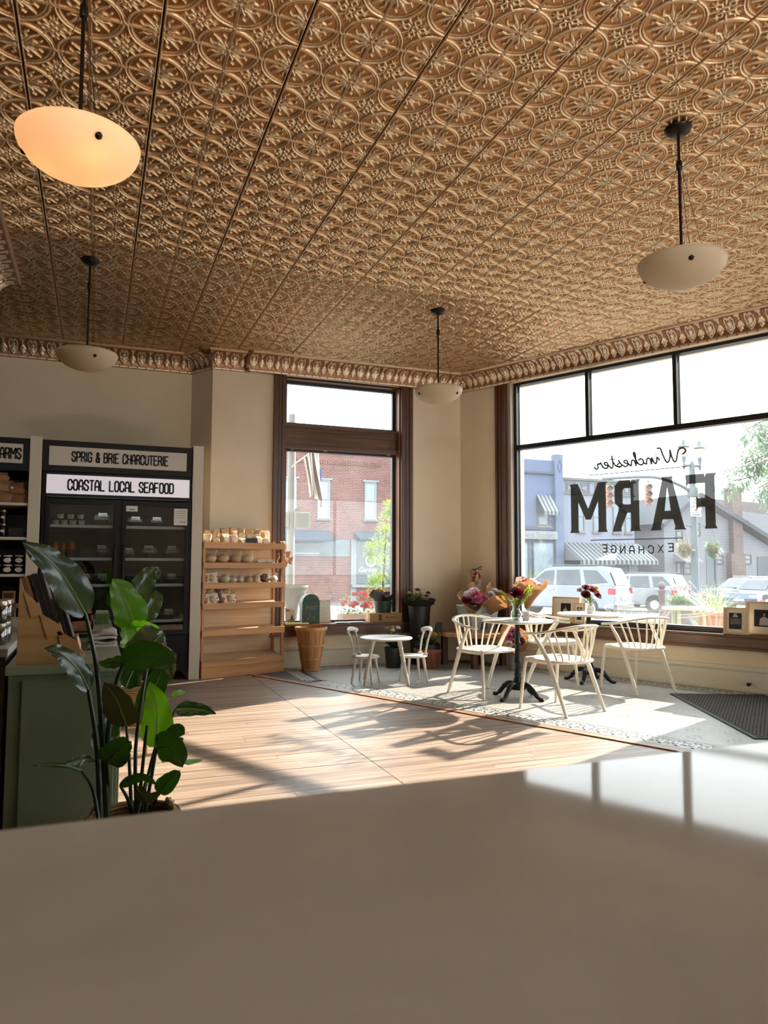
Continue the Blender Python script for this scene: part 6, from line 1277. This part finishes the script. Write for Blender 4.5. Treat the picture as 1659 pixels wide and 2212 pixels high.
def geranium(label, loc, col, heads, seed):
    t = thing('geranium_planter', label, 'planter', loc); MB().box(-.28, .28, -.13, .13, -.30, 0).build('box', mat('weathered planter box', (150, 120, 96), .8), t, bev=.01); rnd = random.Random(seed)
    leafy(t, [((-.15, 0, .1), .16), ((.1, 0, .12), .18), ((.2, 0, .05), .14)], 260, .06, .022, leafmat('geranium leaf', (96, 120, 60), (150, 180, 70), .4), seed)
    for i in range(heads):
        m = MB(); c = (rnd.uniform(-.24, .24), rnd.uniform(-.1, .0), rnd.uniform(.06, .34)); 
        for k in range(9): petals(m, Vector(c)+Vector((rnd.uniform(-.035, .035), rnd.uniform(-.03, .03), rnd.uniform(-.03, .03))), .03, 5, 2, (rnd.uniform(-1, 1), -1, rnd.uniform(0, 1)), seed=k)
        m.build('flower', col, t)
    return t
geranium('planter of coral red geraniums outside the side window', (3.58, 10.1, .56), ger, 13, 5)
geranium('planter of pink geraniums outside the big window behind the ash frames', (8.75, 7.75, .42), leafmat('pink geranium petal', (226, 110, 140), (250, 140, 160), .4, .6), 7, 8)
t = thing('reflection_urn', 'urn-shaped solid standing in for a reflection in the side window', 'urn', (2.72, 10.6, -.06)); MB().lathe([(.16, 0), (.16, .1), (.09, .2), (.07, .5), (.10, .75), (.2, .9), (.22, 1.0), (.19, 1.02)], 24).build('body', mat('urn reflection grey', (84, 83, 80), .8), t, smooth=True); MB().lathe([(.23, .98), (.24, 1.0), (.23, 1.03)], 24, caps=(False, False)).build('rim', mat('urn reflection grey', (84, 83, 80), .8), t, smooth=True)  # solid shape added where the glass only shows a reflection
# street lamp with traffic arm ------------------------------------------
sgn = mat('slate green pole paint', (86, 102, 112), .5)
t = thing('street_lamp', 'slate green double-headed street lamp post carrying a traffic signal arm', 'street lamp', (15.70, 16, 0))
MB().lathe([(.2, -.6), (.2, -.3), (.12, -.1), (.105, 1.0), (.09, 3.3), (.075, 4.15), (.03, 4.25)], 16).build('pole', sgn, t, smooth=True)
MB().lathe([(.14, 3.22), (.15, 3.26), (.15, 3.46), (.13, 3.5)], 16).build('arm_collar', sgn, t, smooth=True)
MB().tube([(-.32, 0, 4.12), (.32, 0, 4.12)], .035, 8).build('cross_arm', sgn, t, smooth=True)
for s in (-1, 1):
    h = MB(); h.lathe([(.03, 4.0), (.045, 4.1), (.03, 4.16), (.06, 4.3), (.06, 4.36)], 12, (s*.29, 0, 0)); h.lathe([(.16, 4.63), (.17, 4.64), (.07, 4.72), (.05, 4.78), (.02, 4.86)], 16, (s*.29, 0, 0)); q = h.build('lantern', sgn, t, smooth=True)
    MB().lathe([(.05, 4.36), (.11, 4.44), (.12, 4.62)], 16, (s*.29, 0, 0)).build('lantern_glass', film('lantern glass', (170, 166, 150), .72, .2), q, smooth=True); MB().ball((s*.29, 0, 4.52), (.05, .05, .09), 8, 6).build('lamp_bulb', mat('warm lantern light', (255, 236, 190), .5, emit=1.2, ecol=(255, 220, 160)), q)
    MB().tube([(0, 0, 2.35), (s*.3, 0, 2.42), (s*.52, 0, 2.38)], .012, 6).build('basket_hook', sgn, t, smooth=True)
MB().tube(smooth_path([(-.05, 0, 3.36), (-.5, 0, 3.56), (-1.1, 0, 3.70), (-1.55, 0, 3.73), (-2.3, 0, 3.68), (-3.1, 0, 3.60)], 24), .045, 10).build('signal_arm', sgn, t, smooth=True)
o = MB().box(-.25, .14, -.16, -.15, 2.66, 3.2).build('road_sign', mat('bright white road sign', (214, 218, 222), .6), t, bev=.003); kk = mat('dark road sign lettering', (60, 64, 68), .6)
for k, s_ in enumerate(('NO', 'TURN', 'ON RED')): textmesh(s_, .095, kk, o, (-.055, -.163, 3.13-k*.095), (R(90), 0, 0))
textmesh('8AM-6PM', .07, kk, o, (-.055, -.163, 2.705), (R(90), 0, 0)); MB().lathe([(.001, 0), (.036, 0), (.036, .004), (.001, .004)], 20, caps=(False, False)).build('red_dot', mat('red sign dot', (190, 60, 70), .5), o, (-.055, -.165, 2.845), rot=(R(90), 0, 0)); MB().box(-.25, .14, -.163, -.16, 2.765, 2.772).build('divider', kk, o)
org_ = mat('orange signal housing', (206, 130, 84), .5)
for k, (x, zt) in enumerate(((14.13, 3.53), (12.81, 3.43))):
    t = thing('traffic_light', ('orange traffic light hanging between the letters A and R', 'orange traffic light hanging between the letters R and M')[k], 'traffic light', (x, 16, zt), R(-32), 'traffic lights on the arm'); MB().tube([(0, 0, 0), (0, 0, .12)], .02, 8).build('hanger', sgn, t)
    for j in range(3):
        MB().box(-.09, .09, -.09, .09, -.195*(j+1), -.195*j-.01).build('housing', org_, t, bev=.025); m = MB(); a0 = np.linspace(-.3, math.pi+.3, 12); m.sheet([[(.075*math.cos(a), y, -.1-.195*j+.075*math.sin(a)) for a in a0] for y in (-.09, -.24)]); o = m.build('visor', mat('dark visor', (70, 74, 76), .5), t, smooth=True); o.modifiers.new('thickness', 'SOLIDIFY').thickness = .006; MB().lathe([(.001, 0), (.07, 0)], 16, caps=(False, False)).build('lens', mat('unlit signal lens', (90, 80, 70), .3), t, (0, -.092, -.1-.195*j), rot=(R(90), 0, 0))
for k, (x, lab) in enumerate(((15.30, 'hanging basket of pinkish flowers on the lamp post, shop side'), (16.32, 'hanging basket of dark green foliage on the lamp post, house side'))):
    t = thing('hanging_basket', lab, 'hanging basket', (x, 15.95, 1.78), 0, 'hanging baskets on the lamp post'); MB().ball((0, 0, -.02), (.16, .16, .14), 12, 8).build('coir_liner', mat('coir liner', (110, 90, 70), .95), t, smooth=True)
    leafy(t, [((0, 0, .05), .24), ((-.12, 0, 0), .16), ((.14, 0, 0), .16), ((0, 0, -.12), .12)], 700, .08, .016, leafmat('basket leaf %d' % k, ((150, 140, 96), (90, 120, 80))[k], ((180, 160, 100), (120, 160, 90))[k], .35), k+20)
    for s in (-.12, .12): MB().tube([(s, 0, .1), (0, 0, .58)], .004, 5).build('chain', sgn, t)
# cars -------------------------------------------------------------------
def car(label, loc, rz, Ln, Wd, Ht, paint, suv, cat='car'):
    t = thing('parked_car', label, cat, loc, rz, 'cars in the street'); sx, sz = Ln/4.9, Ht/1.78; hw = Wd/2
    if suv: body = [(-2.4, .32), (2.35, .32), (2.45, .62), (2.40, .95), (1.15, 1.08), (.55, 1.12), (-2.35, 1.10), (-2.45, .75)]; cab = [(1.05, 1.07), (.25, 1.66), (-.2, 1.75), (-1.6, 1.76), (-2.12, 1.68), (-2.42, 1.06)]
    else: body = [(-2.4, .30), (2.35, .28), (2.45, .55), (2.35, .82), (1.1, .98), (-1.5, 1.02), (-2.35, .98), (-2.45, .65)]; cab = [(1.15, .96), (.35, 1.50), (-.2, 1.56), (-.9, 1.54), (-1.75, 1.0)]
    def loft(pts, ins0, ins1, z0, z1): return [( (x*sx, s*(hw-ins0-(ins1-ins0)*max(0, min(1, (z-z0)/(z1-z0)))), z*sz) ) for s in (-1, 1) for x, z in pts]
    def shape(pts, ins0, ins1, z0, z1): n = len(pts); m = MB(); m.add(loft(pts, ins0, ins1, z0, z1), [tuple(range(n)), tuple(range(n, 2*n))[::-1]]+[(i, i+n, (i+1) % n+n, (i+1) % n) for i in range(n)]); return m
    shape(body, .0, .06, .6, 1.1).build('body', paint, t, bev=.05); shape(cab, .06, .24, 1.0, 1.75).build('cabin', paint, t, bev=.05)
    gl2 = mat('dark car glass', (60, 72, 84), .06)
    if suv: wins = [[(.82, 1.12), (.22, 1.58), (-.15, 1.63), (-.15, 1.12)], [(-.25, 1.12), (-.25, 1.63), (-1.1, 1.64), (-1.2, 1.12)], [(-1.38, 1.14), (-1.25, 1.63), (-1.75, 1.62), (-2.18, 1.22)]]
    else: wins = [[(.92, 1.02), (.32, 1.42), (-.2, 1.46), (-.2, 1.02)], [(-.3, 1.02), (-.3, 1.46), (-.85, 1.44), (-1.45, 1.06)]]
    for w in wins:
        for s in (-1, 1):
            f = lambda x, z, q: (x*sx, s*(hw-.06-.18*max(0, (z-1.0)/.75)+.012+q*.004), z*sz); MB().prism(w, 0, 1, f).build('side_window', gl2, t)
    zz = (1.12, 1.60) if suv else (1.02, 1.44)
    xr = (-2.40, -2.17) if suv else (-1.74, -1.05); m = MB(); m.add([(xr[0]*sx-.03, -hw*.78, zz[0]*sz), (xr[0]*sx-.03, hw*.78, zz[0]*sz), (xr[1]*sx-.03, hw*.66, zz[1]*sz), (xr[1]*sx-.03, -hw*.66, zz[1]*sz)], [(0, 1, 2, 3)]); m.build('rear_window', gl2, t)
    xf = (1.06, .30) if suv else (1.16, .40); m = MB(); m.add([(xf[0]*sx+.02, -hw*.78, zz[0]*sz*.99), (xf[0]*sx+.02, hw*.78, zz[0]*sz*.99), (xf[1]*sx+.02, hw*.66, zz[1]*sz*1.02), (xf[1]*sx+.02, -hw*.66, zz[1]*sz*1.02)], [(0, 1, 2, 3)]); m.build('windscreen', gl2, t)
    for x in (-1.45, 1.5):
        for s in (-1, 1): MB().tube([(x*sx, s*(hw-.2), .34), (x*sx, s*(hw+.01), .34)], .34, 24).build('wheel', mat('black tyre', (34, 34, 36), .7), t, smooth=True); MB().tube([(x*sx, s*(hw+.0), .34), (x*sx, s*(hw+.018), .34)], .2, 16).build('hubcap', alu, t, smooth=True); MB().tube([(x*sx, s*(hw-.1), .36), (x*sx, s*(hw+.006), .36)], .41, 24).build('wheel_arch', mat('black arch', (24, 24, 26), .7), t, smooth=True)
    for s in (-1, 1): MB().box(-2.47*sx, -2.2*sx, s*hw*.98-.14 if s > 0 else s*hw*.98, s*hw*.98 if s > 0 else s*hw*.98+.14, .82*sz, 1.02*sz).build('tail_light', mat('red tail light', (200, 30, 40), .2), t, bev=.02); MB().box(2.25*sx, 2.44*sx, s*hw*.75-.2, s*hw*.75+.2, .68*sz, .82*sz).build('headlight', mat('clear headlight', (210, 216, 222), .1), t, bev=.02); MB().box(.7*sx, .85*sx, s*(hw+.02)-.0, s*(hw+.02)+s*.16, 1.1*sz, 1.22*sz).build('mirror', paint, t, bev=.02); MB().box(-.2*sx, .0, s*(hw-.01), s*(hw+.012), .96*sz, .99*sz).build('door_handle', alu, t)
    MB().box(-2.47*sx, -2.44*sx, -.26, .26, .62*sz, .76*sz).build('number_plate', sticker, t); MB().box(2.42*sx, 2.47*sx, -.26, .26, .48*sz, .6*sz).build('number_plate', sticker, t); MB().box(-2.5*sx, -2.38*sx, -hw*.95, hw*.95, .30*sz, .50*sz).build('bumper', mat('grey bumper', (70, 74, 80), .5), t, bev=.03); MB().box(2.3*sx, 2.49*sx, -hw*.95, hw*.95, .25*sz, .42*sz).build('bumper', mat('grey bumper', (70, 74, 80), .5), t, bev=.03)
    if suv:
        for s in (-1, 1): MB().tube([(.0, s*hw*.66, 1.79*sz), (-1.9*sx, s*hw*.66, 1.79*sz)], .025, 8).build('roof_rail', mat('dark roof rail', (80, 90, 104), .4), t, smooth=True)
silver = mat('silver white car paint', (122, 132, 152), .25, .2, coat=.6); blue = mat('slate blue car paint', (84, 102, 130), .25, .3, coat=.6); wcar = mat('white car paint', (128, 134, 140), .25, coat=.6)
def onroad(x, y): return (x, y, gz(x, y))
car('silver white sport utility car parked beyond the big bouquet', onroad(16.48, 23.6), R(121.5), 4.95, 1.95, 1.88, silver, True)
car('silver saloon car facing the shop beyond the brown bollard', onroad(27.9, 30.6), R(196), 4.4, 1.75, 1.36, mat('cool silver car paint', (140, 152, 168), .25, .4, coat=.6), False)
car('white people carrier parked before the clapboard house', onroad(37.0, 34.0), R(182), 4.9, 1.85, 1.68, wcar, True)
car('slate blue sport utility car behind the ornamental grass', onroad(32.3, 28.4), R(195), 4.6, 1.85, 1.58, blue, True)
car('white car with red tail lights half hidden past the silver sport utility car', onroad(22.6, 26.8), R(118), 4.6, 1.85, 1.7, wcar, True)
# near planting by the big window ---------------------------------------
t = thing('cast_bollard', 'brown ball-topped cast bollard on the street corner', 'bollard', (10.88, 12.0, -.1)); MB().lathe([(.1, 0), (.1, .12), (.065, .2), (.06, .8), (.085, .84), (.085, .88), (.05, .9)], 16).build('post', mat('brown bollard paint', (104, 82, 86), .5), t, smooth=True); MB().ball((0, 0, .97), .08, 14, 10).build('ball_finial', mat('brown bollard paint', (104, 82, 86), .5), t, smooth=True)
t = thing('grass_planter', 'terracotta planter of tall ornamental grass outside the big window', 'planter', (9.75, 9.55, -.06)); MB().lathe([(.22, 0), (.3, .5), (.33, .5), (.33, .56), (.27, .56)], 24).build('pot', mat('terracotta', (186, 120, 92), .8), t, smooth=True); rnd = random.Random(4); m = MB()
for i in range(170):
    a = rnd.uniform(0, 6.28); e = rnd.uniform(.1, 1.5); blade(m, (rnd.uniform(-.15, .15), rnd.uniform(-.15, .15), .52), (math.cos(a)*e, math.sin(a)*e, 1.1), rnd.uniform(.5, .95), .005, .35, 6)
tag(m.build('grass_blades', leafmat('blue green grass', (150, 170, 130), (180, 200, 140), .4), t), kind='stuff')
t = thing('fountain_grass', 'round planter of purple plumed fountain grass beyond the big window', 'planter', (12.6, 13.3, -.1)); MB().lathe([(.28, 0), (.38, .4), (.40, .42), (.34, .42)], 24).build('pot', mat('grey stone pot', (150, 140, 134), .8), t, smooth=True); m = MB()
for i in range(260):
    a = rnd.uniform(0, 6.28); e = rnd.uniform(.05, 1.0); blade(m, (rnd.uniform(-.2, .2), rnd.uniform(-.2, .2), .4), (math.cos(a)*e, math.sin(a)*e, 1.0), rnd.uniform(.4, .7), .010, .4, 5)
tag(m.build('grass_blades', leafmat('deep grass green', (96, 130, 96), (130, 170, 100), .35), t), kind='stuff'); m = MB()
for i in range(60):
    a = rnd.uniform(0, 6.28); e = rnd.uniform(.2, .9); blade(m, (math.cos(a)*e*.3, math.sin(a)*e*.3, .8), (math.cos(a)*e, math.sin(a)*e, 1.1), .32, .012, .5, 5)
tag(m.build('plume', leafmat('purple plume', (170, 150, 160), (200, 180, 180), .4), t), kind='stuff')
# patio set on the pavement
pw = mat('weathered pale wood', (206, 196, 170), .7); t = thing('patio_table', 'pale wooden patio table on the pavement outside the big window', 'table', (8.05, 8.35, -.06), R(-30)); MB().lathe([(.001, .70), (.36, .70), (.36, .73), (.001, .73)], 32).build('tabletop', pw, t)
for k in range(4): a = R(45+90*k); MB().box(.24*math.cos(a)-.02, .24*math.cos(a)+.02, .24*math.sin(a)-.02, .24*math.sin(a)+.02, 0, .70).build('leg', mat('pale green leg paint', (176, 196, 170), .6), t)
# trees ------------------------------------------------------------------
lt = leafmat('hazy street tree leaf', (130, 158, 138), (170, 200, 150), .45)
t = thing('street_tree', 'tree with hazy light green leaves overhanging from beyond the window edge', 'tree', (18.7, 14.6, 0)); MB().tube([(0, 0, -.8), (0, 0, 2.5), (-.2, 0, 4.5)], [.2, .16, .1], 10).build('trunk', mat('brown bark', (96, 74, 56), .9), t, smooth=True); pts = []
rnd = random.Random(11)
for i in range(15):
    z = rnd.uniform(3.0, 5.6); x = rnd.uniform(-3.1, -1.0); p1 = Vector((x, rnd.uniform(-.7, .5), z-.35*abs(x)*.4+.2)); MB().tube(smooth_path([(-.1, 0, 2.8+.1*i), (x*.5, p1.y*.5, p1.z+.3), p1], 8), [.05-.005*k for k in range(9)], 6).build('branch', mat('brown bark', (96, 74, 56), .9), t, smooth=True)
    pts += [(tuple(p1), .36), (tuple(p1+Vector((.4, 0, .12))), .36), (tuple(p1+Vector((.8, .1, .3))), .4)]
leafy(t, pts, 4600, .15, .032, lt, 12)
for k, (x, y, r_, lab, c) in enumerate(((36.6, 58, 3.2, 'rounded yellow green tree behind the gap between shop and house', (176, 190, 120)), (41.5, 62, 3.4, 'pale green tree rising behind the outbuilding', (150, 176, 140)))):
    t = thing('background_tree', lab, 'tree', (x+13*k*0+x*.36, y, -1.2)); MB().tube([(0, 0, 0), (0, 0, 3)], [.25, .15], 8).build('trunk', mat('brown bark', (96, 74, 56), .9), t); leafy(t, [((0, 0, 4.0), r_*.8), ((-1.4, 0, 3.2), r_*.6), ((1.5, 0, 3.0), r_*.6)], 2600, .5, .14, leafmat('far leaf %d' % k, c, c, .4), 30+k)
